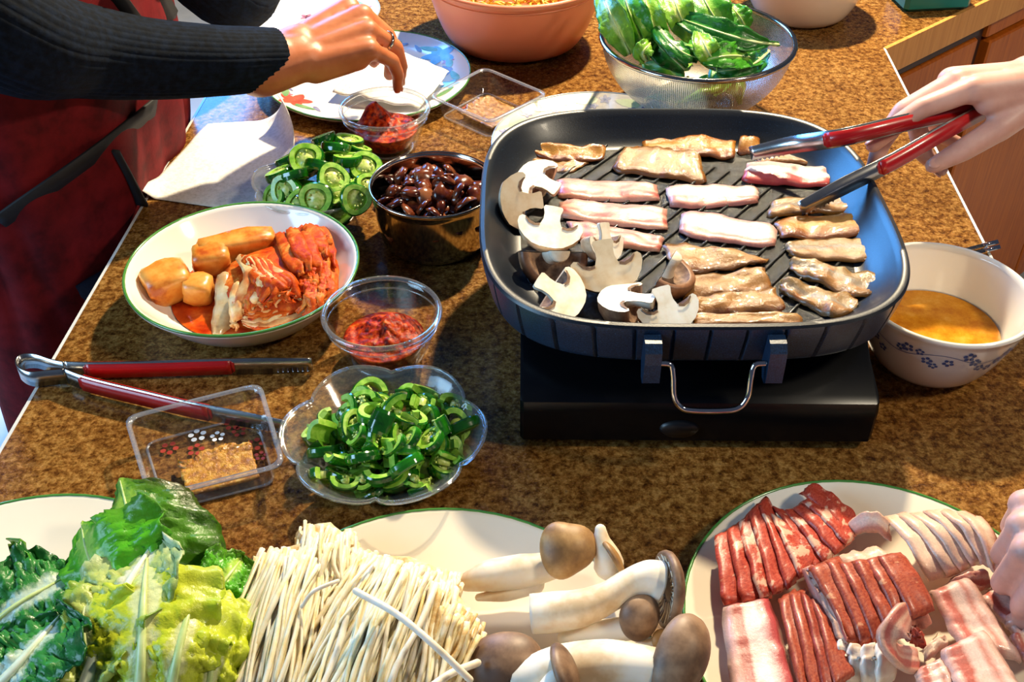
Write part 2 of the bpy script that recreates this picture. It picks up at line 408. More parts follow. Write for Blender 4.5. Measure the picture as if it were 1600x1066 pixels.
def make_plate(name, label, c, Rr, m=None, rim=None, cat='plate', h=.018, flat=.62, group=None):
    root = thing(name, label, cat, (c.x, c.y, T), 0, group)
    inn, full = plate_prof(Rr, h, flat); q = MB(); lathe(q, full, 96); q.build('dish', m or CERAM, root)
    if rim: rim_ring('rim_band', root, Rr+.0006, h-.0004, rim)
    return root, inn

# ---- plates along the near edge
ENP, ENPI = make_plate('plate', 'green rimmed white plate with enoki and king oyster mushrooms', Vector((-.052, .425, 0)), .152, CREAM, GREENRIM)
PKP, PKPI = make_plate('plate', 'green rimmed white plate covered with raw pork slices', Vector((.262, .468, 0)), .139, CREAM, GREENRIM)
LTP, LTPI = make_plate('plate', 'white plate under the lettuce leaves', Vector((-.352, .452, 0)), .140, CREAM, GREENRIM)
def line_print(q, inn, pts, w=.0007, lift=.0005, m=0):
    vs = []; fs = []
    for i, (x, y) in enumerate(pts):
        x2, y2 = pts[min(i+1, len(pts)-1)]; x1, y1 = pts[max(i-1, 0)]; d = math.hypot(x2-x1, y2-y1)+1e-9; nx, ny = -(y2-y1)/d*w, (x2-x1)/d*w
        for s in (-1, 1): X, Y = x+nx*s, y+ny*s; vs.append((X, Y, zof(inn, math.hypot(X, Y))+lift))
    for i in range(len(pts)-1): fs.append((2*i, 2*i+1, 2*i+3, 2*i+2))
    q.add(vs, fs, m)
def sprig(q):
    line_print(q, PKPI, [(.062+.004*k, .098-.002*k+.0012*math.sin(k)) for k in range(8)]); petal(q, PKPI, .064, .097, .010, .003, 2.9)
dprint('sprig_print', PKP, DECDK, sprig)
dprint('sprig_print', ENP, DECDK, lambda q: (line_print(q, ENPI, [(.062+.004*k, .02+.003*k-.0002*k*k) for k in range(7)]), line_print(q, ENPI, [(.064+.004*k, .005+.001*k) for k in range(6)])))

# ---- floral plates at the back left
def flower(q, inn, x, y, s, m, n=5, c=None, ph=0):
    for k in range(n):
        a = ph+2*PI*k/n; petal(q, inn, x+s*.5*math.cos(a), y+s*.5*math.sin(a), s*.95, s*.62, a, m)
    if c is not None: petal(q, inn, x, y, s*.45, s*.45, 0, c, lift=.0007, tip=0)
c = P(576, 119, .012); FP, FPI = make_plate('plate', 'large white floral plate holding a white napkin under the reaching hand', c, .136, CERAM, GREENRIM)
def deco(Q):
    for a, s in ((-2.48, 1.0), (-.2, .6), (.62, 1.1), (1.6, 1.0), (2.6, .9), (-1.2, .0)):
        if not s: continue
        x, y = .112*math.cos(a), .112*math.sin(a)
        q = MB(); flower(q, FPI, x, y, .024*s, 0 if a < -2 or a > 2 else 3, ph=a); Q.append(q); q = MB()
        flower(q, FPI, x+.022*math.sin(a), y-.022*math.cos(a), .009*s, 1); Q.append(q)
        for d in (-1, 1):
            q = MB(); Q.append(q); b = a+d*.22; petal(q, FPI, .115*math.cos(b), .115*math.sin(b), .034, .010, b+PI/2+.3*d, 2)
            q = MB(); Q.append(q); b = a+d*.36; petal(q, FPI, .108*math.cos(b), .108*math.sin(b), .022, .006, b+PI/2-.5*d, 4)
dprints('floral_print', FP, [DECRED, DECPINK, DECGRN, DECLB, DECVIO], deco)
c = P(490, 22, .012); FP2, FPI2 = make_plate('plate', 'small white floral plate at the far left behind the reaching hand', c, .098, CERAM, BLUERIM)
def deco2(Q):
    for a in (-2.4, -1.1, .3, 1.7, 2.9):
        q = MB(); flower(q, FPI2, .076*math.cos(a), .076*math.sin(a), .013, 0, ph=a); Q.append(q); q = MB(); Q.append(q); petal(q, FPI2, .078*math.cos(a+.3), .078*math.sin(a+.3), .022, .006, a+.3+PI/2, 1)
    q = MB(); Q.append(q); flower(q, FPI2, -.01, .0, .012, 0)
dprints('floral_print', FP2, [DECPINK, DECGRN], deco2)
c = P(938, 228, .012); GP, GPI = make_plate('plate', 'white plate with violet flower print half hidden behind the griddle', c, .130, CREAM, BLUERIM)
def deco3(Q):
    for k in range(13):
        a = .5+k*.48; r = .118
        q = MB(); Q.append(q); flower(q, GPI, r*math.cos(a), r*math.sin(a), .0085, 0, ph=a, c=2); q = MB(); Q.append(q); flower(q, GPI, (r-.012)*math.cos(a+.13), (r-.012)*math.sin(a+.13), .007, 0, c=2)
        q = MB(); Q.append(q); petal(q, GPI, .116*math.cos(a+.22), .116*math.sin(a+.22), .034, .015, a+.22+PI/2, 1)
dprints('floral_print', GP, [DECVIO, DECYG, DECBLUE], deco3)

# ---- kimchi bowl
KC = Vector((-.263, .870, T)); kroot = thing('bowl', 'white green rimmed bowl filled with kimchi', 'bowl', KC)
KI, KF = bowl_prof(.1125, .066, .046, .0032, .62); q = MB(); lathe(q, KF, 96); q.build('dish', CERAM, kroot); rim_ring('rim_band', kroot, .112, .0462, GREENRIM, .0016)

# ---- glass custard cups with chilli paste
PASTE = mat('chilli_paste', ['4a0a02', '8e1c04', 'b8380a', 'd0601a'], 150, .36, spec=.18, bmp=.6, bscale=200, bdist=.002)
def custard_cup(name, label, c, R1, h):
    root = thing(name, label, 'bowl', (c.x, c.y, T)); inn, full = bowl_prof(R1, R1*.60, h, .0032, .75, lip=.0018)
    q = MB(); lathe(q, full, 72); q.build('glass_body', GLASS, root); rim_ring('rim', root, R1-.0008, h-.0005, GLASSRIM, .0026); rim_ring('foot_ring', root, R1*.57, .0022, GLASSRIM, .0018)
    rim_ring('moulded_line', root, R1*.955, h*.80, GLASSRIM, .0008)
    return root, inn
cF = P(592, 487, .052)+Vector((.003, -.003, 0)); cupF, cupFI = custard_cup('custard_cup', 'clear glass cup of red chilli paste beside the kimchi bowl', cF, .0535, .054)
cB = P(601, 171, .052); cupB, cupBI = custard_cup('custard_cup', 'clear glass cup of red chilli paste beside the floral plate', cB, .053, .054)
def paste(name, label, c, inn, lvl, seed, heap):
    """a heap of paste filling the cup up to lvl, smeared up the wall on one side"""
    q = MB(); rings = 16; prof = []
    rmax = [r for r, z in inn if z <= lvl][-1]-.0006
    vs = []; fs = []; n = 48
    for j in range(rings+1):
        t = j/rings
        for i in range(n):
            a = 2*PI*i/n; r = rmax*t*.985
            x, y = r*math.cos(a), r*math.sin(a)
            bumpy = .006*noise.noise(Vector((x*95, y*95, seed)))+.003*noise.noise(Vector((x*260, y*260, seed)))
            hp = heap[2]*math.exp(-((x-heap[0])**2+(y-heap[1])**2)/(2*heap[3]**2))
            z = lvl+(bumpy+hp)*(1-t**6)+.001
            vs.append((x, y, z))
    for j in range(rings):
        for i in range(n): fs.append((j*n+i, j*n+(i+1) % n, (j+1)*n+(i+1) % n, (j+1)*n+i))
    q.add(vs, fs)
    wall = [(r-.0006, z) for r, z in inn if z <= lvl and r > 0][::-1]
    b = len(q.v); k = 0; loops = [[rings*n+i for i in range(n)]]
    for r, z in wall+[(.001, wall[-1][1])]:
        s = len(q.v); q.add([(max(r, .001)*.985*math.cos(2*PI*i/n), max(r, .001)*.985*math.sin(2*PI*i/n), z+.0006) for i in range(n)], []); loops.append([s+i for i in range(n)])
    for A, B in zip(loops[:-1], loops[1:]):
        for i in range(n): q.f.append([A[i], A[(i+1) % n], B[(i+1) % n], B[i]]); q.m.append(0)
    o = q.build(name, PASTE, origin=(0, 0, 0)); o.location = (c.x, c.y, T); return tag(o, label, 'paste', kind='stuff')
paste('chilli_paste', 'red chilli paste heaped in the glass cup beside the kimchi bowl', cF, cupFI, .024, 3, (.004, .008, .012, .016))
paste('chilli_paste', 'red chilli paste smeared up the back glass cup', cB, cupBI, .027, 8, (-.018, .022, .026, .013))

# ---- scalloped pressed glass dishes
def scallop(Rr, depth, lobes, ph, h, sq=0):
    def mod(a, r, z, j):
        t = min(1, max(0, r/Rr)); k = 1+depth*(t**2)*(abs(math.sin(lobes*(a-ph)/2))**.7-.75)+sq*math.cos(2*(a-ph))
        return k, .004*t**3*math.sin(lobes*(a-ph)/2)**2
    return mod
def scallop_dish(name, label, c, Rr, h, lobes, ph, rot, sx=1.0):
    root = thing(name, label, 'dish', (c.x, c.y, T), rot)
    inn, full = bowl_prof(Rr, Rr*.52, h, .0028, .8); md = scallop(Rr, .12, lobes, ph, h)
    q = MB(); lathe(q, full, 120, md); q.build('glass_body', FROST, root)
    q = MB(); vs = []; k = 120
    pts = []
    for i in range(k+1):
        a = 2*PI*i/k; s, dz = md(a, Rr, h, 0); pts.append((Rr*s*.995*math.cos(a), Rr*s*.995*math.sin(a), h+dz))
    tube(q, pts, .0016, 6, cap=False); q.build('rim', GLASSRIM, root)
    return root, inn
JF = P(600, 677, .034); JFr, JFI = scallop_dish('glass_dish', 'scalloped glass dish of chopped jalapeno in the front centre', JF, .082, .036, 6, PI/2, 0)
JB = P(491, 286, .04); JBr, JBI = scallop_dish('glass_dish', 'scalloped glass dish of round jalapeno slices beside the steel bowl', JB, .067, .040, 6, .3, 0)

# ---- steel bowl
SC = P(677, 290, .066); steel = thing('steel_bowl', 'polished steel bowl of dark glazed mushroom pieces left of the griddle', 'bowl', (SC.x, SC.y, T))
SI, SF = bowl_prof(.0655, .052, .068, .0012, .42, lip=.0012); q = MB(); lathe(q, SF, 80); q.build('bowl_wall', STEEL, steel); rim_ring('rolled_rim', steel, .066, .0682, STEEL, .0016)

# ---- clear square trays with dots
def tray(name, label, corners, h, base_k, dots):
    ctr = sum(corners, Vector())/4; root = thing(name, label, 'tray', (ctr.x, ctr.y, T))
    C = [Vector((c.x-ctr.x, c.y-ctr.y, 0)) for c in corners]
    def ring(k, z, rr=.12, n=5):
        pts = []
        for i in range(4):
            a, b, d = C[i-1]*k, C[i]*k, C[(i+1) % 4]*k
            p0 = b+(a-b)*rr; p1 = b+(d-b)*rr
            for j in range(n):
                t = j/(n-1); pts.append(((p0*(1-t)+b*t)*(1-t)+(p1*t+b*(1-t))*t)+Vector((0, 0, z)))
        return pts
    def loft(q, rings_, m=0, close=True):
        n = len(rings_[0]); s = len(q.v); vs = [v for r in rings_ for v in r]; fs = []
        for i in range(len(rings_)-1):
            for k in range(n): fs.append((i*n+k, i*n+(k+1) % n, (i+1)*n+(k+1) % n, (i+1)*n+k))
        if close: fs.append(tuple((len(rings_)-1)*n+k for k in range(n))); 
        q.add(vs, fs, m)
    q = MB(); loft(q, [ring(.93, h), ring(.90, h*.9), ring(base_k+.02, h*.10), ring(base_k-.02, .0016)])
    loft(q, [ring(.945, h-.001), ring(.915, h*.88), ring(base_k+.035, h*.08), ring(base_k, .0002)]); q.build('tray_wall', PLASTIC, root)
    q = MB(); loft(q, [ring(.925, h-.001), ring(.93, h+.0012), ring(1.0, h+.001), ring(1.0, h-.0012), ring(.94, h-.0012)], close=False); q.build('rim', PLASTICRIM, root)
    q = MB(); tube(q, [v for v in ring(base_k+.01, .002)]+[ring(base_k+.01, .002)[0]], .0012, 5, cap=False); q.build('base_edge', PLASTICRIM, root)
    # blossoms of dots printed on the bottom
    for u, v, kind, s in dots:
        qr, qw = MB(), MB()
        for j in range(5):
            a = 2*PI*j/5+u*7; t = base_k
            p = (C[0]*(1-u)*(1-v)+C[1]*u*(1-v)+C[2]*u*v+C[3]*(1-u)*v)*t+Vector((s*math.cos(a), s*math.sin(a), .0006+.0018))
            r = s*.45; (qw if kind else qr).add([p]+[p+Vector((r*math.cos(2*PI*k/12), r*math.sin(2*PI*k/12), 0)) for k in range(12)], [(0, 1+k, 1+(k+1) % 12) for k in range(12)])
        if qr.v: qr.build('red_dot_print', DECRED2, root, smooth=False)
        if qw.v: qw.build('white_dot_print', DECWHITE, root, smooth=False)
    return root, ctr, C
DECRED2 = mat('deep_red_print', ['90281e', 'a03a2c'], 60, .4)
tcF = [P(193, 652, .028), P(408, 598, .028), P(447, 728, .028), P(232, 782, .028)]
trF, tFc, tFC = tray('plastic_tray', 'clear plastic square tray of brown sauce in front of the tongs', tcF, .028, .80, [(.45, .08, 1, .0055), (.62, .17, 1, .0045), (.78, .05, 0, .0052), (.82, .18, 0, .0045), (.18, .16, 0, .0055), (.40, .28, 0, .0052), (.93, .42, 0, .0055), (.95, .60, 0, .004)])
tcB = [P(669, 151, .03), P(757, 105, .03), P(858, 147, .03), P(765, 193, .03)]
trB, tBc, tBC = tray('plastic_tray', 'clear plastic square tray beside the floral plate', tcB, .030, .78, [(.75, .3, 1, .005), (.85, .45, 0, .005), (.7, .55, 0, .005), (.45, .12, 0, .005), (.85, .75, 1, .005)])
SAUCE = mat('brown_sauce', ['8e5408', 'b47818', 'c8922e', 'dcb868'], 160, .2, spec=.5, coat=.3, bmp=.8, bscale=420, bdist=.002, lo=.38, hi=.72)
def sauce(name, label, ctr, C, k, poly_uv, z):
    q = MB(); n = len(poly_uv); nn = 14; vs = []; fs = []
    def at(u, v): return (C[0]*(1-u)*(1-v)+C[1]*u*(1-v)+C[2]*u*v+C[3]*(1-u)*v)*k
    (u0, v0, u1, v1) = poly_uv
    def fn(a, b):
        vv = v0+(v1-v0)*b; p = at(u0+(u1-u0)*a, vv+(.10*noise.noise(Vector((a*4, 1, z*100)))+.05*math.sin(a*9))*(1-b)); return p+Vector((0, 0, z+.0012+.0012*noise.noise(Vector((a*14, b*14, 3)))*(1 if 0 < b < 1 else 0)+.003*math.exp(-b*5)*(1+noise.noise(Vector((a*22, b*15, 9))))))
    sheet(q, fn, 34, 24, .0028); o = q.build(name, SAUCE); o.location = (ctr.x, ctr.y, T+.0012); return tag(o, label, 'sauce', kind='stuff')
sauce('brown_sauce', 'grainy brown sauce in the front plastic tray', tFc, tFC, .76, (.20, .42, .90, .97), .0035)
SAUCEP = mat('pale_sauce', ['7a5020', '9a6c30', 'b08a50'], 160, .12, coat=.8, bmp=.6, bscale=420, bdist=.002)
_s = SAUCE; SAUCE = SAUCEP; sauce('thin_brown_sauce', 'thin brown sauce in the back plastic tray', tBc, tBC, .74, (.12, .15, .85, .95), .0035); SAUCE = _s

# ---- broth bowl with chopsticks behind
BC = P(1476, 462, .073); broth = thing('bowl', 'white bowl with blue flower print holding clear broth beside the griddle', 'bowl', (BC.x, BC.y, T))
BI, BF = bowl_prof(.0775, .041, .078, .003, .55, lip=.001); q = MB(); lathe(q, BF, 96); q.build('dish', CERAM, broth)
def bout(z):
    t = max(z/.078, 0); return .041+(.0775-.041)*t**.55
def side_print(q, th, z, pts, m=0):
    """flat print wrapped on the outside of the bowl; pts in metres around (th, z)"""
    vs = []
    for a, b in pts:
        zz = z+b; r = bout(zz)+.0005; t = th+a/r; vs.append((r*math.cos(t), r*math.sin(t), zz))
    q.add(vs, [tuple(range(len(pts)))], m)
def bowl_flowers(q):
    rr = random.Random(4)
    for k in range(30):
        th = -PI*.97+k*.115+rr.uniform(-.03, .03); z = .052+.007*math.sin(k*1.1)+rr.uniform(-.004, .004)
        if k % 7 == 5: continue
        s = rr.uniform(.0026, .0040)
        for j in range(5):
            a = 2*PI*j/5+k; cx, cy = s*math.cos(a), s*math.sin(a)
            side_print(q, th, z, [(cx+s*.55*math.cos(2*PI*i/7), cy+s*.55*math.sin(2*PI*i/7)) for i in range(7)], 0)
    for k in range(60):
        th = -PI*.95+k*.055; f = lambda t: .056+.005*math.sin(t*6)
        side_print(q, th, 0, [(0, f(th)-.0004), (.055*bout(.056), f(th+.055)-.0004), (.055*bout(.056), f(th+.055)+.0004), (0, f(th)+.0004)], 1)
dprint('blue_flower_print', broth, [DECBLUE, DECVIO], bowl_flowers)
BROTHM, nt, b = newmat('broth', .12, spec=.25)
nt.links.new(ramp(nt, noise_(nt, 60, 5, .7), [(.35, 'b86e14'), (.55, 'd08c22'), (.7, 'dca040')]), b.inputs['Base Color'])
q = MB(); lvl = .036; rl = [r for r, z in BI if z <= lvl][-1]
lathe(q, [(0, lvl), (rl*.5, lvl), (rl*.985, lvl)], 64); lathe(q, [(rl*.985, lvl), (rl*.8, .012), (0, .0075)], 64)
o = q.build('broth', BROTHM); o.location = (BC.x, BC.y, T); tag(o, 'amber broth lying in the blue flowered bowl', 'broth', kind='stuff')
for k, (a, b_) in enumerate((((1437, 408), (1558, 378)), ((1441, 416), (1561, 386)))):
    pa, pb = P(*a, .004), P(*b_, .004); ch = thing('chopstick', ('metal chopstick behind the broth bowl, the one farther from the bowl', 'metal chopstick behind the broth bowl, the one nearer the bowl')[k], 'chopstick', (pa+pb)/2)
    L = (pb-pa).length; d = (pb-pa).normalized(); q = MB(); tube(q, [pa-ch.location+d*L*t for t in (0, .4, .8)], [.0016, .0022, .0028], 4); q.build('shaft', STEELBR, ch); q = MB(); tube(q, [pa-ch.location+d*L*t for t in (.8, .9, 1)], [.0030, .0031, .0031], 4); q.build('grip_end', CHROME, ch)

# ---- pink basin, white bowl and teal box at the back
PINK = mat('coral_plastic', ['d8825e', 'e08e6a'], 5, .35, sss=.1); 
PC = Vector((P(805, 0, .1).x, 1.50, T)); pink = thing('basin', 'coral pink plastic basin of yellow sprouts at the back', 'basin', PC)
PI_, PF = bowl_prof(.126, .078, .098, .003, .45, lip=.004); q = MB(); lathe(q, PF, 96); q.build('basin_wall', PINK, pink); rim_ring('rolled_rim', pink, .1275, .0985, PINK, .0035)
rim_ring('moulded_line', pink, .1235, .088, PINK, .0012)
YEL = mat('yellow_sprouts', ['b88a1c', 'd8b038', 'e8cc60'], 90, .45, sss=.1)
q = MB(); rr = random.Random(5)
for k in range(420):
    a = rr.uniform(0, 2*PI); r = .105*math.sqrt(rr.random()); z = .070+.030*(1-(r/.105)**2)+rr.uniform(-.004, .004); d = Vector((rr.uniform(-1, 1), rr.uniform(-1, 1), rr.uniform(-.35, .35))).normalized()
    p = Vector((r*math.cos(a)*.88, r*math.sin(a)*.88, z)); tube(q, [p-d*.013, p+Vector((0, 0, .003)), p+d*.013], [.0016, .002, .0012], 5)
o = q.build('yellow_sprouts', YEL); o.location = PC; tag(o, 'yellow sprouts heaped in the coral basin', 'sprouts', kind='stuff')
WC = P(1262, 47, 0)+Vector((0, .062, 0)); wb = thing('bowl', 'plain cream white bowl at the back right', 'bowl', WC); wi, wf = bowl_prof(.098, .058, .080, .0035, .55)
q = MB(); lathe(q, wf, 80); q.build('dish', CREAM, wb); rim_ring('rim_band', wb, .0975, .0802, CREAM, .0018)
TEAL = mat('teal_plastic', ['0d6a5c', '127a6a'], 8, .35)
tp = P(1455, 12, 0); tl = thing('container', 'teal plastic container at the far right of the counter', 'container', tp+Vector((0, .018, 0)), .12)
q = MB(); box(q, (0, 0, .022), (.105, .07, .044), bev=.006); q.build('container_body', TEAL, tl, smooth=False); q = MB(); box(q, (0, 0, .049), (.112, .077, .010), bev=.003); q.build('lid', TEAL, tl, smooth=False)

# ---- wire mesh colander
CC = Vector((.229, 1.276, T)); col = thing('colander', 'steel wire mesh colander of green leaves behind the griddle', 'colander', CC)
def mesh_mat():
    m = bpy.data.materials.new('steel_wire_mesh'); m.use_nodes = True; nt = m.node_tree; b = nt.nodes['Principled BSDF']; b.inputs['Metallic'].default_value = 1; b.inputs['Roughness'].default_value = .3; b.inputs['Base Color'].default_value = srgb('c0c2bc')
    tc = N(nt, 'ShaderNodeTexCoord'); s = N(nt, 'ShaderNodeSeparateXYZ'); nt.links.new(tc.outputs['UV'], s.inputs[0])
    def grid(o, f): return math_(nt, 'LESS_THAN', math_(nt, 'FRACT', math_(nt, 'MULTIPLY', o, f)), .42)
    g = math_(nt, 'MAXIMUM', grid(s.outputs[0], 300), grid(s.outputs[1], 80)); nt.links.new(g, b.inputs['Alpha']); return m
WIRE = mesh_mat(); q = MB(); prof = []
for k in range(25):
    t = k/24; a = t*PI/2; prof.append((.118*math.sin(a)**.85 if k else 0, .100-.094*math.cos(a)**1.15))
lathe(q, prof, 96); q.build('mesh_basket', WIRE, col); rim_ring('rim', col, .1185, .100, STEEL, .0034)
q = MB(); lathe(q, [(.030, 0), (.052, 0), (.055, .003), (.055, .014), (.052, .016), (.050, .010), (.030, .003)], 48); q.build('foot_ring', STEELBR, col)

# ================================================================ STOVE AND GRIDDLE
BLACK = mat('black_enamel', ['050608', '08090c'], 20, .25, spec=.25)
BLKP = mat('black_plastic', ['0b0c0f'], 20, .4)
def stove_mat(): return BLACK
GX, GY = .155, .842
st = thing('portable_stove', 'black portable gas stove under the griddle', 'stove', (.157, .792, T), -.01)
q = MB(); n = 12
# side profile swept across: rounded front lip, top sloping up to the back
prof = [(-.125, .005), (-.130, .010), (-.130, .042), (-.127, .050), (-.120, .054), (-.085, .062), (-.06, .074), (.13, .078), (.135, .074), (.136, .010), (.132, .005)]
vs = []; fs = []; L = len(prof); xs = [-.149, -.146, .146, .149]
for i, x in enumerate(xs):
    s = 1 if i in (1, 2) else .975
    for y, z in prof: vs.append((x, y*s, .046+(z-.046)*s))
for i in range(3):
    for k in range(L): fs.append((i*L+k, (i+1)*L+k, (i+1)*L+(k+1) % L, i*L+(k+1) % L))
fs += [tuple(range(L)), tuple(3*L+k for k in range(L-1, -1, -1))]
q.add(vs, fs); q.build('stove_body', BLACK, st, angle=35)
q = MB(); box(q, (0, .005, .007), (.27, .235, .014), bev=.003); q.build('base_tray', BLKP, st, smooth=False)
q = MB(); lathe(q, [(0, 0), (.021, 0), (.021, .010), (.018, .014), (0, .014)], 32); kn = q.build('control_knob', BLKP, st); kn.location = (-.015, -.122, .024); kn.rotation_euler = (R(90), 0, 0); kn.scale = (.8, .45, .8)
q = MB(); lathe(q, [(.045, 0), (.060, 0), (.060, .010), (.045, .012)], 40, wrap=True); bn = q.build('burner_ring', BLKP, st); bn.location = (0, .035, .077)
for k in range(4):
    a = PI/4+k*PI/2; q = MB(); box(q, (0, 0, .009), (.05, .006, .018), bev=.001); g = q.build('pan_support', BLKP, st, smooth=False); g.location = (.075*math.cos(a), .035+.075*math.sin(a), .076); g.rotation_euler = (0, 0, a)

def pan_mat(name, c1, c2, rough, spk):
    m, nt, b = newmat(name, rough, spec=.55, coat=.05)
    f = noise_(nt, 900, 2, .5); nt.links.new(ramp(nt, f, [(.35, c1), (.68, c2), (.78, spk)]), b.inputs['Base Color']); bump(nt, b, f, .15, .0006); return m
PAN = pan_mat('nonstick_coating', '0c1a2e', '183654', .38, '3a6088')
PANIN = pan_mat('nonstick_coating_inside', '080d15', '0d1724', .36, '2c4458')
FLOORP, nt, b = newmat('greasy_pan_floor', .22, spec=.45, coat=.12)
f = noise_(nt, 130, 6, .7, rnd=False); nt.links.new(ramp(nt, f, [(.4, '0c0c0c'), (.6, '1c1915'), (.75, '3a3226')]), b.inputs['Base Color']); bump(nt, b, f, .8, .003)
gr = thing('griddle_pan', 'square black nonstick griddle pan full of pork and mushrooms', 'pan', (GX, GY, T))
SE_A, SE_B, SE_N = .184, .183, 3.5
def serad(a): return (abs(math.cos(a)/SE_A)**SE_N+abs(math.sin(a)/SE_B)**SE_N)**(-1/SE_N)
def pmod(a, r, z, j): return serad(a), 0
q = MB(); inner = [(.80, .1065), (.83, .1075), (.87, .113), (.91, .121), (.945, .1295), (.962, .1335), (.975, .135), (.992, .1345), (1.0, .1325)]
lathe(q, inner, 240, pmod, m=1)
def gmod(a, r, z, j):
    k = int(round(a/(2*PI)*640)); return serad(a)*(1-(.016 if k % 16 == 0 and 1 <= j <= 6 else 0)), 0
skirt = [(1.0, .1325), (.999, .129), (.993, .122), (.985, .114), (.974, .105), (.966, .0985), (.960, .0955), (.95, .094), (.93, .096), (.80, .097), (0, .097)]
lathe(q, skirt, 640, gmod); q.build('pan_wall', [PAN, PANIN], gr, angle=40)
q = MB(); lathe(q, [(0, .1065), (.3, .1065), (.6, .1065), (.80, .1065)], 120, pmod); q.build('cooking_surface', FLOORP, gr)
rd_ = Vector((.62, .78, 0)).normalized(); rn = Vector((-rd_.y, rd_.x, 0))
for k in range(-9, 10):
    o_ = rn*(k*.0155); L = .138-.0018*abs(k)**1.35
    if L < .03: continue
    q = MB(); a = o_-rd_*L*.86; b_ = o_+rd_*L*.86; tube(q, [a+Vector((0, 0, .1066)), a*.985+b_*.015+Vector((0, 0, .1076)), a*.015+b_*.985+Vector((0, 0, .1076)), b_+Vector((0, 0, .1066))], .0014, 6); q.build('ridge', FLOORP, gr)
def handle(sgn):
    """two lugs on the skirt and a chromed wire bail that hangs from them"""
    y0 = -SE_B*sgn
    for x in (-.0455, .051):
        q = MB()
        prof = [(0, .128), (-.010, .127), (-.0155, .121), (-.0165, .110), (-.0165, .092), (-.012, .088), (-.004, .088), (.004, .100)]
        vs = [(x+dx, y0+yy*sgn, z) for dx in (-.0066, -.0052, .0052, .0066) for yy, z in [((p-.0), zz) for p, zz in prof]]
        n = len(prof); fs = [tuple(range(n)), tuple(3*n+k for k in range(n-1, -1, -1))]
        for i in range(3):
            for k in range(n): fs.append((i*n+k, (i+1)*n+k, (i+1)*n+(k+1) % n, i*n+(k+1) % n))
        q.add(vs, fs); q.build('handle_lug', PAN, gr, smooth=False)
    q = MB(); yy = y0-.012*sgn
    pts = spline([(-.040, yy, .109), (-.031, yy, .107), (-.0285, yy-.004*sgn, .098), (-.027, yy-.010*sgn, .083), (-.021, yy-.013*sgn, .074), (-.010, yy-.014*sgn, .0715), (.014, yy-.014*sgn, .0715), (.025, yy-.013*sgn, .074), (.031, yy-.010*sgn, .083), (.0325, yy-.004*sgn, .098), (.035, yy, .107), (.044, yy, .109)], 6)
    tube(q, pts, .0024, 10); q.build('wire_handle', CHROME, gr)
handle(1); handle(-1)

# ================================================================ FOOD ON THE GRIDDLE
RAWP = stripe_mat('raw_belly_pork', [(.05, 'cc9080'), (.18, 'd09888'), (.30, 'c87e70'), (.42, 'd8a490'), (.52, 'dcb09c'), (.64, 'c0685c'), (.78, 'b85a50'), (.92, 'd8a48c')])
RAWW = stripe_mat('white_belly_pork', [(.04, 'cc9084'), (.2, 'dcae9e'), (.38, 'ecd4c6'), (.56, 'e8cabc'), (.70, 'c88074'), (.84, 'd8a090'), (.95, 'c07a6c')])
RAWR = stripe_mat('red_belly_pork', [(.08, 'e8c0b0'), (.28, 'd08a7e'), (.40, 'f0d8cc'), (.54, 'f2dcd0'), (.66, 'bc4f4a'), (.82, 'c0504c'), (.95, 'a83432')], distort=.06)
COOKA = stripe_mat('amber_cooked_pork', [(.08, '8a4a12'), (.3, 'b87c30'), (.5, 'c28a3c'), (.7, 'a86620'), (.9, '7c3e0c')], .24, .35, .2, sss=0, spots=('5a1c08', .66, .6), bmp=.45)
COOKB = stripe_mat('browned_pork', [(.08, '8a5a24'), (.3, 'b28246'), (.5, 'a67640'), (.7, '9c682e'), (.9, '744412')], .24, .35, .2, sss=0, spots=('6a2a10', .62, .6), bmp=.45)
COOKG = stripe_mat('grey_cooked_pork', [(.05, '8c6632'), (.28, '9c7c52'), (.46, '8e8070'), (.68, 'a8743a'), (.9, '7c4e1a')], .22, .4, .2, sss=0, spots=('9a5418', .60, .7), bmp=.45)
def slab(q, quad, th=.004, nu=22, nv=9, wav=.0018, rag=.06, seed=0, ends=.22, bow=0, arch=0, m=0, ms=None):
    A, B, C, D = quad; w = ((D-A).length+(C-B).length)/2; L = (B-A).length
    def fn(u, v):
        n1 = noise.noise(Vector((u*5, seed*3.3, 0))); n2 = noise.noise(Vector((u*5, seed*3.3, 9))); e = abs(2*u-1)**7*ends
        lo = rag*n1+e*.6; hi = 1+rag*n2-e*.6; vv = lo+(hi-lo)*v
        eu = rag*.35*noise.noise(Vector((v*4, seed*1.9, 4 if u < .5 else 7))); uu = u+eu*(1-min(u, 1-u)*2)
        p = (A*(1-uu)+B*uu)*(1-vv)+(D*(1-uu)+C*uu)*vv
        p = p+(D-A)*(bow*4*u*(1-u))
        z = wav*(noise.noise(Vector((u*4, v*2.2, seed*2.1)))*1.6+noise.noise(Vector((u*11, v*6, seed)))*.7)+arch*4*u*(1-u)
        edge = min(v, 1-v, u*L/w, (1-u)*L/w); z -= th*.5*max(0, 1-edge/.10)**2
        return p+Vector((0, 0, z))
    def tt(u, v):
        edge = min(v, 1-v, u*L/w, (1-u)*L/w); return th*(1-.5*max(0, 1-edge/.10)**2)
    # winding so that the top faces up
    if (B-A).cross(D-A).z < 0:
        f0 = fn; fn = lambda u, v: f0(1-u, v)
    return sheet(q, fn, nu, nv, tt, m, ms)
def cat_part(name, mats, label, cat, group, quad, **kw):
    c = sum(quad, Vector())/4; q = MB(); slab(q, quad, **kw); o = q.build(name, mats, origin=c); return tag(o, label, cat, group)
GZ = .1115
def gp(pts, h=GZ):
    out = []
    for i, p in enumerate(pts): out.append(P(p[0], p[1], p[2] if len(p) > 2 else h))
    return out
G1 = 'pork slices on the griddle'
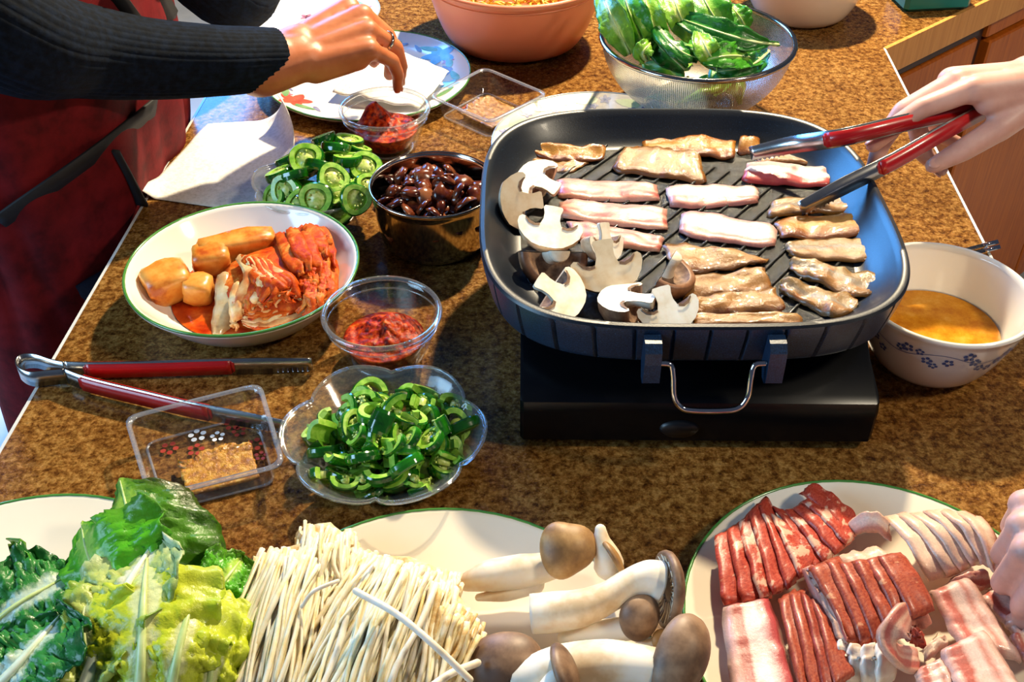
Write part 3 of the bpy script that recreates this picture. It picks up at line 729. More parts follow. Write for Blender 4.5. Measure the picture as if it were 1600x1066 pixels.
gpork = [
 ('amber cooked pork slice curled up at the back left of the griddle', COOKA, [(806, 214, .117), (948, 222, .117), (944, 246), (838, 244)], dict(bow=.22, wav=.003, seed=1, arch=.000)),
 ('browned pork slice peeking out under the curled back left slice', COOKB, [(826, 243, .109), (925, 250, .109), (890, 270, .109), (835, 262, .109)], dict(seed=2, th=.0025)),
 ('long amber pork slice at the back middle of the griddle', COOKA, [(1003, 215, .114), (1150, 214, .114), (1148, 246, .113), (1010, 240, .113)], dict(seed=3, wav=.003, bow=-.15)),
 ('broad browned pork slice in front of the back amber slice', COOKB, [(982, 222, .116), (1092, 236, .116), (1106, 284), (952, 264)], dict(seed=4, wav=.0025)),
 ('small amber pork piece standing at the back near the tongs', COOKA, [(1158, 206, .122), (1186, 214, .118), (1190, 240), (1152, 238)], dict(seed=5, nu=10, nv=6, wav=.003)),
 ('browned pork slice at the back right under the raised tong tip', COOKG, [(1186, 226), (1290, 232), (1300, 256), (1180, 252)], dict(seed=6)),
 ('raw pork slice with a bright red edge under the tongs', RAWR, [(1170, 244, .116), (1305, 260, .115), (1297, 290), (1158, 282)], dict(seed=7, th=.005, rag=.04)),
 ('raw pink pork strip beside the topmost mushroom half', RAWP, [(868, 274), (1026, 283), (1032, 312), (872, 306)], dict(seed=8, th=.005, rag=.03)),
 ('second raw pink pork strip, in the middle of the left three', RAWP, [(874, 308), (1042, 319), (1044, 358), (872, 338)], dict(seed=9, th=.005, rag=.03)),
 ('third raw pink pork strip, nearest of the left three', RAWP, [(884, 338), (1040, 366), (1030, 392), (896, 372)], dict(seed=10, th=.005, rag=.03)),
 ('pale raw pork slice in the centre of the griddle', RAWW, [(1038, 284), (1186, 288), (1186, 316), (1048, 322)], dict(seed=11, th=.005)),
 ('white streaked raw pork slice just in front of the pale centre slice', RAWW, [(1066, 322), (1216, 350), (1212, 386), (1060, 366)], dict(seed=12, th=.005, rag=.03, ends=.35)),
 ('ragged browned pork slice beside the brown mushroom wedge', COOKB, [(1034, 373, .114), (1205, 398, .112), (1188, 412), (1056, 432)], dict(seed=13, wav=.003)),
 ('browned pork slice third from the front rim in the middle column', COOKB, [(1060, 434, .114), (1192, 414, .114), (1212, 450, .113), (1068, 466)], dict(seed=14, wav=.003)),
 ('browned pork slice second from the front rim in the middle column', COOKB, [(1074, 462, .116), (1208, 446, .116), (1232, 486, .113), (1086, 492)], dict(seed=15, wav=.003)),
 ('narrow browned pork slice lying along the front rim', COOKB, [(1080, 488, .114), (1250, 484, .114), (1258, 506, .112), (1086, 510, .112)], dict(seed=16)),
 ('browned pork slice under the lower tong tip, farthest in the right column', COOKG, [(1206, 310), (1334, 300), (1342, 328), (1198, 336)], dict(seed=17, wav=.0025)),
 ('browned pork slice second from the back in the right column', COOKA, [(1210, 338), (1346, 330), (1358, 368), (1220, 372)], dict(seed=18, wav=.0025)),
 ('browned pork slice third from the back in the right column', COOKG, [(1222, 372), (1364, 368), (1374, 408), (1236, 402)], dict(seed=19, wav=.0025, ends=.4)),
 ('wavy grey pork slice second from the front in the right column', COOKG, [(1232, 398, .114), (1384, 430, .113), (1358, 474), (1236, 424)], dict(seed=20, wav=.0042, ends=.5, bow=-.05)),
 ('wavy grey pork slice nearest the front in the right column', COOKG, [(1222, 430, .115), (1352, 462, .113), (1318, 502), (1216, 456)], dict(seed=21, wav=.0042, ends=.55)),
]
for lab, m_, px, kw in gpork:
    kw.setdefault('th', .0038); cat_part('pork_slice', m_, lab, 'pork slice', G1, gp(px), **kw)

# ---- mushroom halves
MFLESH = mat('mushroom_flesh', ['e6d6bc', 'f4ead8', 'faf4e8'], 60, .6, sss=.1, bmp=.1)
MCAP = mat('mushroom_cap', ['a07a56', 'c4a480', 'd8c0a0'], 60, .55, sss=.1)
MDARK = mat('brown_mushroom_cap', ['5a3420', '7a5034', '94694a'], 60, .45, sss=.1)
MGILL = mat('mushroom_gill', ['5a3c28', '8a6a50'], 200, .7)
MSTEM = mat('mushroom_stem', ['d6c4a8', 'ece0cc'], 80, .6, sss=.1)
def mushroom(label, at_, face, stem, w, cap=MCAP, flesh=MFLESH, seed=0, arc=PI, stem_len=.34):
    """half a button mushroom: outer skin of revolution, the cut face with cap, gills and stem"""
    Y = Vector(face).normalized(); Zd = -Vector(stem); Zd = (Zd-Y*Zd.dot(Y)).normalized(); X = Y.cross(Zd); M = Matrix((X, Y, Zd)).transposed().to_4x4()
    root = thing('mushroom_half', label, 'mushroom', at_, 0, 'mushroom halves on the griddle'); root.rotation_euler = M.to_euler()
    rr = random.Random(seed); k1 = rr.uniform(.92, 1.08); sl = stem_len*w
    capo = [(0, .40*w), (.12*w, .395*w), (.24*w, .36*w), (.36*w, .28*w*k1), (.45*w, .16*w), (.495*w, .03*w), (.485*w, -.06*w), (.44*w, -.10*w), (.38*w, -.085*w)]
    gill = [(.38*w, -.085*w), (.33*w, -.02*w), (.24*w, .02*w), (.16*w, .0)]
    stm = [(.16*w, .0), (.125*w, -.10*w), (.125*w, -.20*w), (.15*w, -sl*.9), (.13*w, -sl), (0, -sl*1.02)]
    def rev(prof, m_, nm):
        q = MB(); n = 22; vs = []; fs = []
        for r, z in prof:
            for i in range(n+1):
                a = PI+PI*i/n; k = 1+.05*noise.noise(Vector((math.cos(a)*1.5, math.sin(a)*1.5+seed, z*40))); vs.append((r*k*math.cos(a), r*k*math.sin(a), z))
        L = n+1
        for j in range(len(prof)-1):
            for i in range(n): fs.append((j*L+i, (j+1)*L+i, (j+1)*L+i+1, j*L+i+1))
        q.add(vs, fs); return q.build(nm, m_, root)
    rev(capo, cap, 'cap'); rev(gill, MGILL, 'gill_skirt'); rev(stm, MSTEM, 'stem')
    full = capo+gill[1:]+stm[1:]
    def kk(x, z): return 1+.05*noise.noise(Vector((1.5 if x > 0 else -1.5, seed, z*40)))
    right = [(r*kk(1, z), z) for r, z in full]; left = [(-r*kk(-1, z), z) for r, z in full]
    q = MB(); n = len(full); vs = []; fs = []
    for i in range(n): vs += [(left[i][0], .0002, left[i][1]), (0, .0006, min(max(right[i][1], -sl), .38*w)), (right[i][0], .0002, right[i][1])]
    for i in range(n-1): fs += [(3*i, 3*i+3, 3*i+4, 3*i+1), (3*i+1, 3*i+4, 3*i+5, 3*i+2)]
    # bring the centre column to the axis so that the flesh fills the outline without folding over
    for i in range(n): vs[3*i+1] = (0, .0006, vs[3*i+1][2])
    c0 = len(vs); vs = [(x, .0004, z) for x, z in left[:0:-1]]+[(x, .0004, z) for x, z in right]; 
    q.add(vs, [tuple(range(len(vs)))[::-1]]); q.build('cut_face', flesh, root, smooth=False)
    q = MB()
    for s in (-1, 1):
        pts = [(s*.40*w, -.05*w), (s*.34*w, .03*w), (s*.25*w, .065*w), (s*.17*w, .045*w)]; low = [(s*.40*w, -.085*w), (s*.33*w, -.02*w), (s*.24*w, .02*w), (s*.17*w, .0)]
        vs = [(x, .0012, z) for x, z in pts]+[(x, .0012, z) for x, z in low]; q.add(vs, [(i, i+1, 5+i, 4+i) for i in range(3)])
    q.build('gills', MGILL, root, smooth=False)
    return root
cam_d = lambda px, py: -(ray(px, py).normalized())
def mh(label, px, py, h, face, stem, w, **kw): return mushroom(label, P(px, py, h+.001), face, stem, w*(1.22 if 'upright half' not in label or 'behind' in label else 1.3), **kw)
mh('white mushroom half lying face up, topmost of the mushrooms in the griddle', 844, 282, .128, (.1, -.35, 1), (.75, -.45, 0), .046, seed=1)
mh('tan faced mushroom half leaning on the left wall of the griddle', 818, 315, .128, (.35, -.8, .75), (1, .1, .1), .045, seed=2, flesh=mat('tan_mushroom_flesh', ['d4b48a', 'e2c8a2', 'e8d4b4'], 50, .6, sss=.1))
mh('white mushroom half lying face up above the dark capped one', 861, 352, .132, (.1, -.45, 1), (.15, 1, .3), .048, seed=3)
mh('dark brown mushroom cap turned down with its stem up', 864, 395, .124, (.0, .6, .75), (.1, .3, 1), .052, cap=MDARK, seed=4)
mh('grey white mushroom slice standing behind the big upright half', 948, 376, .130, (.75, -.5, .55), (-.2, .6, .6), .038, seed=5)
mh('big upright mushroom half with its cut face to the front', 948, 412, .136, (.05, -.62, .78), (-.15, .45, .85), .050, seed=6, flesh=bpy.data.materials['tan_mushroom_flesh'])
mh('mushroom half at the front left of the griddle with long cut face', 872, 457, .130, (.35, -.35, .9), (-.75, .35, .1), .048, seed=7)
mh('mushroom half lying face up on its brown cap in the front', 982, 464, .130, (-.05, .22, .97), (.85, -.25, .1), .050, cap=MDARK, seed=8)
mh('white mushroom half nearest the front rim of the griddle', 1043, 480, .128, (.05, -.55, .83), (-.25, .5, .8), .043, seed=9)
mh('brown mushroom wedge standing against the browned pork', 1038, 425, .122, (-.85, .4, .3), (-.3, .25, .9), .046, cap=MDARK, seed=10)

# ================================================================ JALAPENOS
JSKIN = mat('jalapeno_skin', ['0a3a07', '14580d', '267c18'], 30, .15, coat=.6); JFL = mat('jalapeno_flesh', ['6aa82c', '92c444', 'b4d866'], 120, .35, sss=.1, coat=.2)
JSEED = mat('jalapeno_seed', ['c6c070', 'dcd690', 'e8e4b0'], 160, .45, sss=.1)
JCORE = mat('jalapeno_core', ['8fb040', 'b4c860', 'd0d88a'], 220, .4, sss=.1, coat=.2, lo=.3, hi=.62)
def ring_meshes(r, th, arc, seed, core=True):
    rr = random.Random(seed); n = max(10, int(26*arc/(2*PI))); full = arc > 6.2
    q = MB(); sc = [1+.05*math.sin(3*(arc*i/n)+seed) for i in range(n+1)]
    if full: sc[n] = sc[0]
    prof = [(.64*r, -th/2, 1), (.93*r, -th/2, 1), (1.0*r, -th*.36, 0), (1.02*r, 0, 0), (1.0*r, th*.36, 0), (.93*r, th/2, 1), (.64*r, th/2, 1)]
    def ring_at(rad, z): return [(rad*sc[i]*math.cos(arc*i/n), rad*sc[i]*math.sin(arc*i/n), z) for i in range(n+1)]
    for (r0, z0, m0), (r1, z1, m1) in zip(prof, prof[1:]+prof[:1]):
        a, b = ring_at(r0, z0), ring_at(r1, z1); mm = 1 if (m0 and m1) else 0
        q.add(a+b, [(i, i+1, n+2+i, n+1+i) for i in range(n)], mm)
    if not full:
        for i in (0, n): q.add([ring_at(a, z)[i] for a, z, _ in prof], [tuple(range(7))], 1)
    c = None
    if core:
        c = MB(); k = 14; amp = rr.uniform(.08, .2)
        lo = []; hi = []
        for i in range(k):
            a = 2*PI*i/k; rad = r*.66*(1+amp*.6*math.cos(3*a+seed))*(1 if full else .7); x, y = rad*math.cos(a), rad*math.sin(a)
            if not full: x, y = x*.6+r*.25*math.cos(arc/2), y*.6+r*.25*math.sin(arc/2)
            lo.append((x, y, -th*.34)); hi.append((x, y, th*.30))
        cx = sum(p[0] for p in hi)/k; cy = sum(p[1] for p in hi)/k
        c.add(lo+hi+[(cx, cy, th*.44)], [(i, (i+1) % k, k+(i+1) % k, k+i) for i in range(k)]+[(k+i, k+(i+1) % k, 2*k) for i in range(k)])
        for j in range(6):
            a = rr.uniform(0, 6.28); blob(c, (cx+r*.42*math.cos(a)*(1 if full else .5), cy+r*.42*math.sin(a)*(1 if full else .5), th*.46), (.0016, .0012, .0008), rot3(z=a), 1)
    return q, c
def jal_proto(name, r, th, arc, seed, label, group, core=True):
    q, c = ring_meshes(r, th, arc, seed, core); o = q.build(name, [JSKIN, JFL], angle=50); tag(o, label, 'jalapeno', group)
    if c: c.build('seed_core', JCORE, o)
    return o
def place_copy(proto, used, loc, rot, sc=1):
    o = proto if not used.get(proto) else copy_thing(proto); used[proto] = 1
    o.location = loc; o.rotation_euler = rot; o.scale = (sc, sc, sc); return o
used = {}
jl, jg = 'round green jalapeno slice in the scalloped dish beside the steel bowl', 'jalapeno slices in the back dish'
pr = [jal_proto('jalapeno_slice', .0185, .012, 2*PI, k, jl, jg) for k in range(4)]
back_named = [  # px, py, h, normal, size
 (479, 250, .060, (-.1, -.55, .8), 1.05), (526, 232, .062, (.1, .5, .7), .9), (571, 262, .056, (.1, -.5, .85), 1.0), (520, 280, .060, (.35, -.55, .7), .95), (495, 312, .050, (-.1, -.8, .55), 1.02), (447, 298, .046, (-.35, -.8, .5), .95), (555, 312, .050, (.4, -.75, .5), .92), (437, 272, .045, (-.3, .2, .8), .85),
 (505, 218, .052, (-.3, .3, .8), .8), (545, 222, .050, (.2, .2, .9), .9), (460, 276, .055, (-.2, .5, .7), .9), (545, 250, .060, (.0, .3, .9), .95), (500, 262, .058, (.2, .6, .6), .9), (575, 292, .046, (.5, -.4, .7), .85), (523, 302, .050, (.2, -.4, .9), .95), (470, 320, .040, (-.2, -.6, .7), .9), (430, 310, .036, (-.5, -.5, .6), .85),
 (530, 330, .034, (.1, -.6, .7), .9), (475, 300, .044, (0, 0, 1), .9), (510, 240, .048, (.1, .1, 1), .9), (560, 235, .044, (.3, .3, .8), .85), (450, 250, .044, (-.4, .3, .8), .85), (540, 285, .048, (0, .2, 1), .9), (490, 335, .030, (0, -.3, 1), .85)]
for k, (px, py, h, nv_, s) in enumerate(back_named):
    v = Vector(nv_).normalized(); e = v.to_track_quat('Z', 'Y').to_euler(); place_copy(pr[k % 4], used, P(px, py, h), e, s)
jl2, jg2 = 'chopped green jalapeno piece heaped in the front scalloped dish', 'chopped jalapeno in the front dish'
pr2 = [jal_proto('jalapeno_piece', .0150, .0085, a, 10+k, jl2, jg2, core) for k, (a, core) in enumerate([(2*PI, True), (4.4, True), (3.3, False), (3.0, True), (5.0, True)])]+[jal_proto('jalapeno_piece', .0135, th_, a, 30+k, jl2, jg2, core) for k, (a, th_, core) in enumerate([(2.4, .018, True), (1.8, .022, False), (2.9, .014, True), (1.5, .017, True)])]
rr = random.Random(21); pts = []
for layer, (rad, z, cnt) in enumerate([(.044, .012, 20), (.050, .020, 26), (.054, .028, 28), (.042, .036, 20), (.026, .043, 10), (.012, .049, 3)]):
    tries = 0; got = []
    while len(got) < cnt and tries < 900:
        tries += 1; a = rr.uniform(0, 2*PI); r = rad*math.sqrt(rr.random()); x, y = r*math.cos(a)*1.12, r*math.sin(a)*.95
        if all((x-u)**2+(y-w)**2 > .0110**2 for u, w in got): got.append((x, y))
    pts += [(x, y, z+rr.uniform(-.002, .002)) for x, y in got]
for k, (x, y, z) in enumerate(pts):
    rr_ = math.hypot(x, y); lim = .047 if z < .017 else (.056 if z < .025 else .063)
    if rr_*1.12 > lim: x, y = x*lim/rr_/1.12, y*lim/rr_/1.12
    place_copy(rr.choice(pr2), used, (JF.x+x*1.12+.004, JF.y+y*1.12+.002, T+z), (rr.uniform(-1.0, 1.0)-.25, rr.uniform(-1.0, 1.0), rr.uniform(0, 6.28)), rr.uniform(.75, 1.12))
for o in pr2:
    if not used.get(o): o.location = (JF.x, JF.y, T+.03)

# ================================================================ DARK GLAZED PIECES IN THE STEEL BOWL
GLZ = mat('dark_soy_glaze', ['2a0d06', '4a1a0c', '6a3018', '8a5434'], 55, .20, spec=.45, coat=.15, sss=.0, bmp=.3)
gl_label, gl_group = 'glossy dark brown mushroom piece heaped in the steel bowl', 'dark glazed mushroom pieces'
gpro = []
for k in range(5):
    q = MB(); vs = []
    for v in ICO[2][0]:
        p = Vector((v.x*.0105, v.y*(.0088 if k != 3 else .006), v.z*.0052)); 
        if v.z < -.1: p.z *= .35; p.z += .0012*(1-(v.x**2+v.y**2))
        p *= 1.08+.34*noise.noise(v*1.5+Vector((k*3, 0, 0))); vs.append(p)
    q.add(vs, ICO[2][1]); 
    o = q.build('mushroom_piece', GLZ); tag(o, gl_label, 'mushroom', gl_group)
    if k in (0, 2, 4):
        s_ = MB(); blob(s_, (0, 0, -.0028), (.0036, .0036, .003), None, 1); s_.build('stem', GLZ, o)
    gpro.append(o)
rr = random.Random(9); cnt = 0
for rad, z, n_ in ((.050, .030, 18), (.053, .039, 26), (.052, .048, 28), (.044, .056, 24), (.030, .063, 14), (.014, .068, 4)):
    got = []; tries = 0
    while len(got) < n_ and tries < 900:
        tries += 1; a = rr.uniform(0, 6.28); r = rad*math.sqrt(rr.random()); x, y = r*math.cos(a), r*math.sin(a)
        if all((x-u)**2+(y-w)**2 > .0112**2 for u, w in got): got.append((x, y))
    for x, y in got: place_copy(rr.choice(gpro), used, (SC.x+x*1.06, SC.y+y*1.06, T+z+.002+rr.uniform(-.002, .002)), (rr.uniform(-1, 1), rr.uniform(-1, 1), rr.uniform(0, 6.28)), rr.uniform(.85, 1.35))

# ================================================================ KIMCHI
KRAD = mat('radish_kimchi', ['a8480c', 'cc7424', 'd98e38', 'e09c48'], 38, .36, coat=.15, sss=.05, bmp=.3, lo=.32, hi=.6); KCAB, nt, b = newmat('cabbage_kimchi', .46, spec=.16)
f = noise_(nt, 45, 5, .7, dist=.5); nt.links.new(ramp(nt, f, [(.28, '741804'), (.42, 'b03608'), (.54, 'c85a18'), (.68, 'dc9444')]), b.inputs['Base Color']); bump(nt, b, noise_(nt, 160, 5), .5, .0015)
KWH = mat('pale_cabbage_rib', ['c06a34', 'd8a468', 'e4cc98'], 50, .4, bmp=.2); KJ = mat('red_kimchi_juice', ['9a2206', 'b83a0c', 'cc5a18'], 60, .08, coat=.6)
def cube(label, px, py, h, size, rz, tilt=(0, 0)):
    q = MB(); sg = lambda a, e: math.copysign(abs(a)**e, a)
    def sq(v):
        m_ = max(abs(v.x), abs(v.y), abs(v.z)); c_ = v/m_; s_ = (c_*.84+v.normalized()*.20)*(1+.12*noise.noise(v*1.1+Vector((px, 0, 0)))+.05*noise.noise(v*3+Vector((0, px, 0))))
        return (s_.x*size[0]*.5, s_.y*size[1]*.5, s_.z*size[2]*.5)
    q.add([sq(v) for v in ICO[3][0]], ICO[3][1])
    o = q.build('radish_cube', KRAD); o.location = P(px, py, h); o.rotation_euler = (tilt[0], tilt[1], rz); return tag(o, label, 'radish kimchi', 'radish kimchi pieces')
cube('big orange radish cube farthest left in the kimchi bowl', 262, 440, .030, (.044, .036, .030), .55, (.15, -.1))
cube('orange radish cube in front of the others in the kimchi bowl', 310, 452, .026, (.028, .026, .026), .05, (.1, .05))
cube('orange radish cube behind, next to the cabbage in the kimchi bowl', 330, 405, .034, (.036, .030, .028), .30, (.1, 0))
cube('long orange radish stick across the back of the kimchi bowl', 372, 384, .036, (.080, .024, .026), .38, (.2, 0))
def strip(label, pts, w, m_, tw=0, name='cabbage_strip', th=.002, cup=.25, grp='cabbage kimchi strips'):
    """a soft strip of cabbage leaf along a path of (px, py, h)"""
    sp = spline([P(*p) for p in pts], 7); n = len(sp)-1; q = MB(); sd = pts[0][0]*.013
    def fn(u, v):
        i = min(int(u*n), n-1); t = u*n-i; p = sp[i]*(1-t)+sp[i+1]*t; d = (sp[min(i+1, n)]-sp[max(i-1, 0)]).normalized()
        x, y = frame_of(d); a = tw*u+.5*noise.noise(Vector((u*3, sd, 2))); s = x*math.cos(a)+y*math.sin(a); nn = d.cross(s)
        if nn.z < 0: nn = -nn
        k = (v-.5)*w*(.55+.6*math.sin(PI*min(.95, u*.9+.12)))
        return p+s*k+nn*(-cup*w*(2*(v-.5))**2+.0025*noise.noise(Vector((u*9, v*5, sd))))
    sheet(q, fn, max(16, n), 6, th); c = sum((v for v in sp), Vector())/len(sp); o = q.build(name, m_, origin=c); return tag(o, label, 'kimchi', grp)
kl = 'limp orange red strip of cabbage kimchi in the heap'
rr = random.Random(31)
strip('translucent grey cabbage strip hanging over the juice in the kimchi bowl', [(352, 425, .040), (350, 460, .034), (345, 500, .020), (338, 522, .014)], .020, mat('translucent_cabbage', ['b89060', 'c8b48c', 'd0c4a8'], 40, .25, coat=.4, sss=.2), .2)
strip('curled pale rib in the middle of the kimchi heap', [(372, 440, .046), (365, 468, .040), (367, 500, .026), (372, 512, .016)], .012, KWH, .6)
for px in ([(438, 362, .046), (448, 385, .052), (462, 415, .052), (468, 430, .05)], [(455, 355, .05), (462, 375, .056), (476, 400, .056), (480, 424, .052)], [(488, 352, .046), (498, 378, .050), (506, 404, .048)], [(472, 352, .044), (480, 380, .052), (492, 410, .05), (496, 440, .042)], [(500, 355, .04), (510, 385, .044), (518, 420, .04)], [(478, 350, .05), (500, 372, .05), (520, 380, .044)]):
    strip(kl, px, .015, KCAB, .5, cup=.12)
for k in range(17):                                              # folds that sweep round from the back to the front right
    t = k/16; a = (375+40*t, 398+6*t, .050+.008*math.sin(3*t)); bb = (398+52*t+rr.uniform(-5, 5), 428+14*math.sin(t*3)+rr.uniform(-4, 4), .055)
    c_ = (374+95*t+rr.uniform(-5, 5), 468+14*math.sin(t*2)-22*t, .040); d_ = (370+120*t, 500-t*42, .022)
    strip(kl, [a, bb, c_, d_], rr.uniform(.010, .016), KWH if k % 3 == 0 else KCAB, rr.uniform(-.6, .8), th=.0016)
for k in range(14):                                              # pale ribs fanned at the front
    t = k/13; strip(kl, [(372+10*t, 480+22*t, .030-.006*t), (410, 470+38*t+rr.uniform(-3, 3), .036-.010*t), (455+rr.uniform(-6, 6), 452+46*t, .036-.012*t), (492+rr.uniform(-8, 8), 420+62*t, .030-.006*t)], .0095, KWH if k % 2 else KCAB, rr.uniform(-.3, .5), th=.0018)
for k in range(24):                                              # shreds on the right
    x0 = 470+rr.uniform(-10, 40); y0 = 385+rr.uniform(0, 70); strip(kl, [(x0, y0, .046), (x0+rr.uniform(-6, 14), y0+20, .046), (x0+rr.uniform(-25, 10), y0+46, .034)], rr.uniform(.006, .012), KCAB, rr.uniform(-1, 1), th=.0015)
q = MB(); sp = []
blob(q, (0, 0, 0), (.060, .052, .016), None, 3, .12, 3, 5); o = q.build('cabbage_heap', KCAB); o.location = P(440, 436, .030); tag(o, 'dense heart of the orange cabbage kimchi heap under its strips', 'kimchi', kind='stuff')
q = MB(); jr = [r for r, z in KI if z <= .0125][-1]; lathe(q, [(0, .0118), (jr*.5, .0118), (jr*.97, .0118)], 40, lambda a, r, z, j: (1 if a > PI*.9 or j < 2 else .8+.2*math.sin(a*3), 0)); lathe(q, [(jr*.97, .0116), (jr*.6, .0078), (0, .0076)], 40)
o = q.build('kimchi_juice', KJ); o.location = KC; tag(o, 'red juice pooled in the kimchi bowl', 'juice', kind='stuff')

# ================================================================ TONGS
def ribbon(q, pts, wv, w, th, m=0):
    """flat metal band along pts, its width along wv"""
    pts = [Vector(p) for p in pts]; n = len(pts); vs = []; fs = []
    if not isinstance(w, (list, tuple)): w = [w]*n
    for i in range(n):
        d = (pts[min(i+1, n-1)]-pts[max(i-1, 0)]).normalized(); wd = (wv-d*wv.dot(d)).normalized(); t = d.cross(wd)
        for a, b_ in ((-1, -1), (1, -1), (1, 1), (-1, 1)): vs.append(pts[i]+wd*(a*w[i]/2)+t*(b_*th/2))
    for i in range(n-1):
        for k in range(4): fs.append((4*i+k, 4*i+(k+1) % 4, 4*i+4+(k+1) % 4, 4*i+4+k))
    fs += [(3, 2, 1, 0), tuple(4*(n-1)+k for k in range(4))]; q.add(vs, fs, m)
def tongs(label, arms, wv, w, loop, origin, red=(.22, .70), out=None):
    root = thing('tongs', label, 'tongs', origin); O = Vector(origin)
    q = MB(); ribbon(q, [p-O for p in loop], wv, [w*.95]*len(loop), .0014); q.build('spring_loop', STEELBR, root)
    for a in arms:
        sp = spline([p-O for p in a], 10); n = len(sp); q = MB(); ws = [w*(1 if i/n < .75 else 1.0-.25*(i/n-.75)/.25) for i in range(n)]
        ribbon(q, sp, wv, ws, .0014); arm = q.build('arm', STEELBR, root)
        i0, i1 = int(red[0]*n), int(red[1]*n); q = MB(); ribbon(q, sp[i0:i1+1], wv, w*.80, .0062); 
        d0 = (sp[i0]-sp[i0+1]).normalized()*.003; d1 = (sp[i1]-sp[i1-1]).normalized()*.003
        ribbon(q, [sp[i0]+d0, sp[i0]], wv, [w*.5, w*.80], .004); ribbon(q, [sp[i1], sp[i1]+d1], wv, [w*.80, w*.5], .004)
        q.build('red_grip', RED, arm)
        q = MB(); d = (sp[-1]-sp[-3]).normalized(); wd = (wv-d*wv.dot(d)).normalized()
        for k in range(7): q.add([p for c_ in (sp[-1]-d*(.004+.0045*k),) for p in (c_-wd*(w*.42)-d*.0018, c_-wd*(w*.42)+d*.0018, c_-wd*(w*.58), c_-wd*(w*.42)-d*.0018+d.cross(wd)*.0012)], [(0, 1, 2), (0, 2, 3), (1, 3, 2), (0, 3, 1)])
        q.build('teeth', STEELBR, arm)
    return root
zz = .011
a1 = [P(104, 577, zz), P(150, 578, zz), P(250, 576, zz), P(345, 573, zz), P(420, 571, zz), P(488, 569, zz)]
a2 = [P(104, 588, zz), P(140, 601, zz), P(225, 622, zz), P(310, 642, zz), P(390, 657, zz-.001), P(448, 667, zz-.002)]
lp = spline([P(104, 577, zz), P(84, 573, zz), P(55, 564, zz), P(33, 567, zz), P(30, 581, zz), P(48, 592, zz), P(78, 590, zz), P(104, 588, zz)], 6)
tongs('steel tongs with red grips lying on the counter behind the front tray', [a1, a2], Vector((0, 0, 1)), .018, lp, P(240, 590, 0), red=(.16, .64))

# ================================================================ RAW PORK PLATE
def lean_mat(name, fat_lo, dark='8a241c', mid='b4412e', light='c4634c', fat='e0b49a'):
    m, nt, b = newmat(name, .42, coat=.06, sss=.12)
    n1 = noise_(nt, 2.6, 4, .6, 'UV', (2.0, .55, 1)); n2 = noise_(nt, 16, 5, .65, 'UV', (2.5, .5, 1))
    c = ramp(nt, n2, [(.3, dark), (.5, mid), (.72, light)]); c = mixc(nt, math_(nt, 'MULTIPLY', ramp(nt, n1, [(fat_lo, '000000'), (fat_lo+.06, 'ffffff')]), .85), c, srgb(fat))
    nt.links.new(c, b.inputs['Base Color']); bump(nt, b, noise_(nt, 300, 4), .3, .001); return m
LEAN = lean_mat('red_lean_pork', .60); LEANB = lean_mat('brown_red_lean_pork', .66, '7a2416', 'a2432a', 'b4603e', 'd0946c'); PALEFAT = stripe_mat('pale_fatty_pork', [(.1, 'ecc0a8'), (.5, 'f6dcc8'), (.72, 'f0c8b2'), (.9, 'd08a78')], distort=.08, rvar=.1)
BELLY = stripe_mat('striped_belly_pork', [(.04, 'e8b8a8'), (.18, 'c4685a'), (.30, 'c06252'), (.40, 'e8c4b4'), (.56, 'eccabc'), (.68, 'd08a7a'), (.80, 'ecc8ba'), (.93, 'e2b0a2')], distort=.07, rvar=.08)
FLATB = stripe_mat('flat_belly_pork', [(.06, 'e8b8ac'), (.17, 'e4b0a4'), (.24, 'b85a50'), (.36, 'bc6056'), (.42, 'ecccc2'), (.62, 'ead0cc'), (.72, 'd8a09c'), (.82, 'bc4c4c'), (.93, 'b8484a')], distort=.05, rvar=.04)
ORD = ['leftmost', 'second', 'third', 'fourth', 'fifth', 'sixth', 'seventh', 'eighth']
def row(labels, group, mats, S_, E_, h0=.034, h1=.027, th=.004, reach=2.0, rag=.06, ends=.16, seed=40, he=None, arch=.004):
    n = len(S_)-1
    for i in range(n):
        s0, s1, e0, e1 = [Vector((*p, 0)) for p in (S_[i], S_[i+1], E_[i], E_[i+1])]
        s1 = s0+(s1-s0)*reach; e1 = e0+(e1-e0)*reach; 
        k = .0007*i; ha = h0+k; hb = (h0 if he is None else he)+k
        quad = [P(s0.x, s0.y, ha), P(e0.x, e0.y, hb), P(e1.x, e1.y, hb-(h0-h1)), P(s1.x, s1.y, ha-(h0-h1))]
        lab = labels.replace('@', ORD[i] if i < n-1 else 'rightmost')
        cat_part('pork_slice', mats[i % len(mats)], lab, 'pork slice', group, quad, th=th, rag=rag, ends=ends, seed=seed+i, nv=7, nu=20, wav=.0012, arch=arch)
row('@ red raw pork slice, from the left, in the back left row of the plate', 'red pork slices at the back left', [LEAN, LEAN, lean_mat('fat_marbled_pork', .5)],
    [(1114, 836), (1134, 826), (1152, 815), (1168, 801), (1184, 784), (1200, 796), (1214, 806)], [(1128, 944), (1156, 940), (1184, 936), (1206, 928), (1228, 918), (1248, 904), (1264, 890)])
row('@ red raw pork slice, from the left, in the short row behind the centre stack', 'red pork slices at the back', [LEAN, lean_mat('fat_marbled_pork_b', .52)],
    [(1206, 786), (1222, 794), (1238, 792), (1252, 782), (1264, 774)], [(1270, 888), (1288, 878), (1304, 866), (1322, 852), (1332, 842)], seed=50)
cat_part('pork_slice', LEAN, 'red raw pork slice with a pointed end at the very back of the pork plate', 'pork slice', None, gp([(1250, 768, .034), (1324, 836, .034), (1346, 806, .026), (1268, 750, .030)]), th=.007, seed=61, ends=.4, arch=.004)
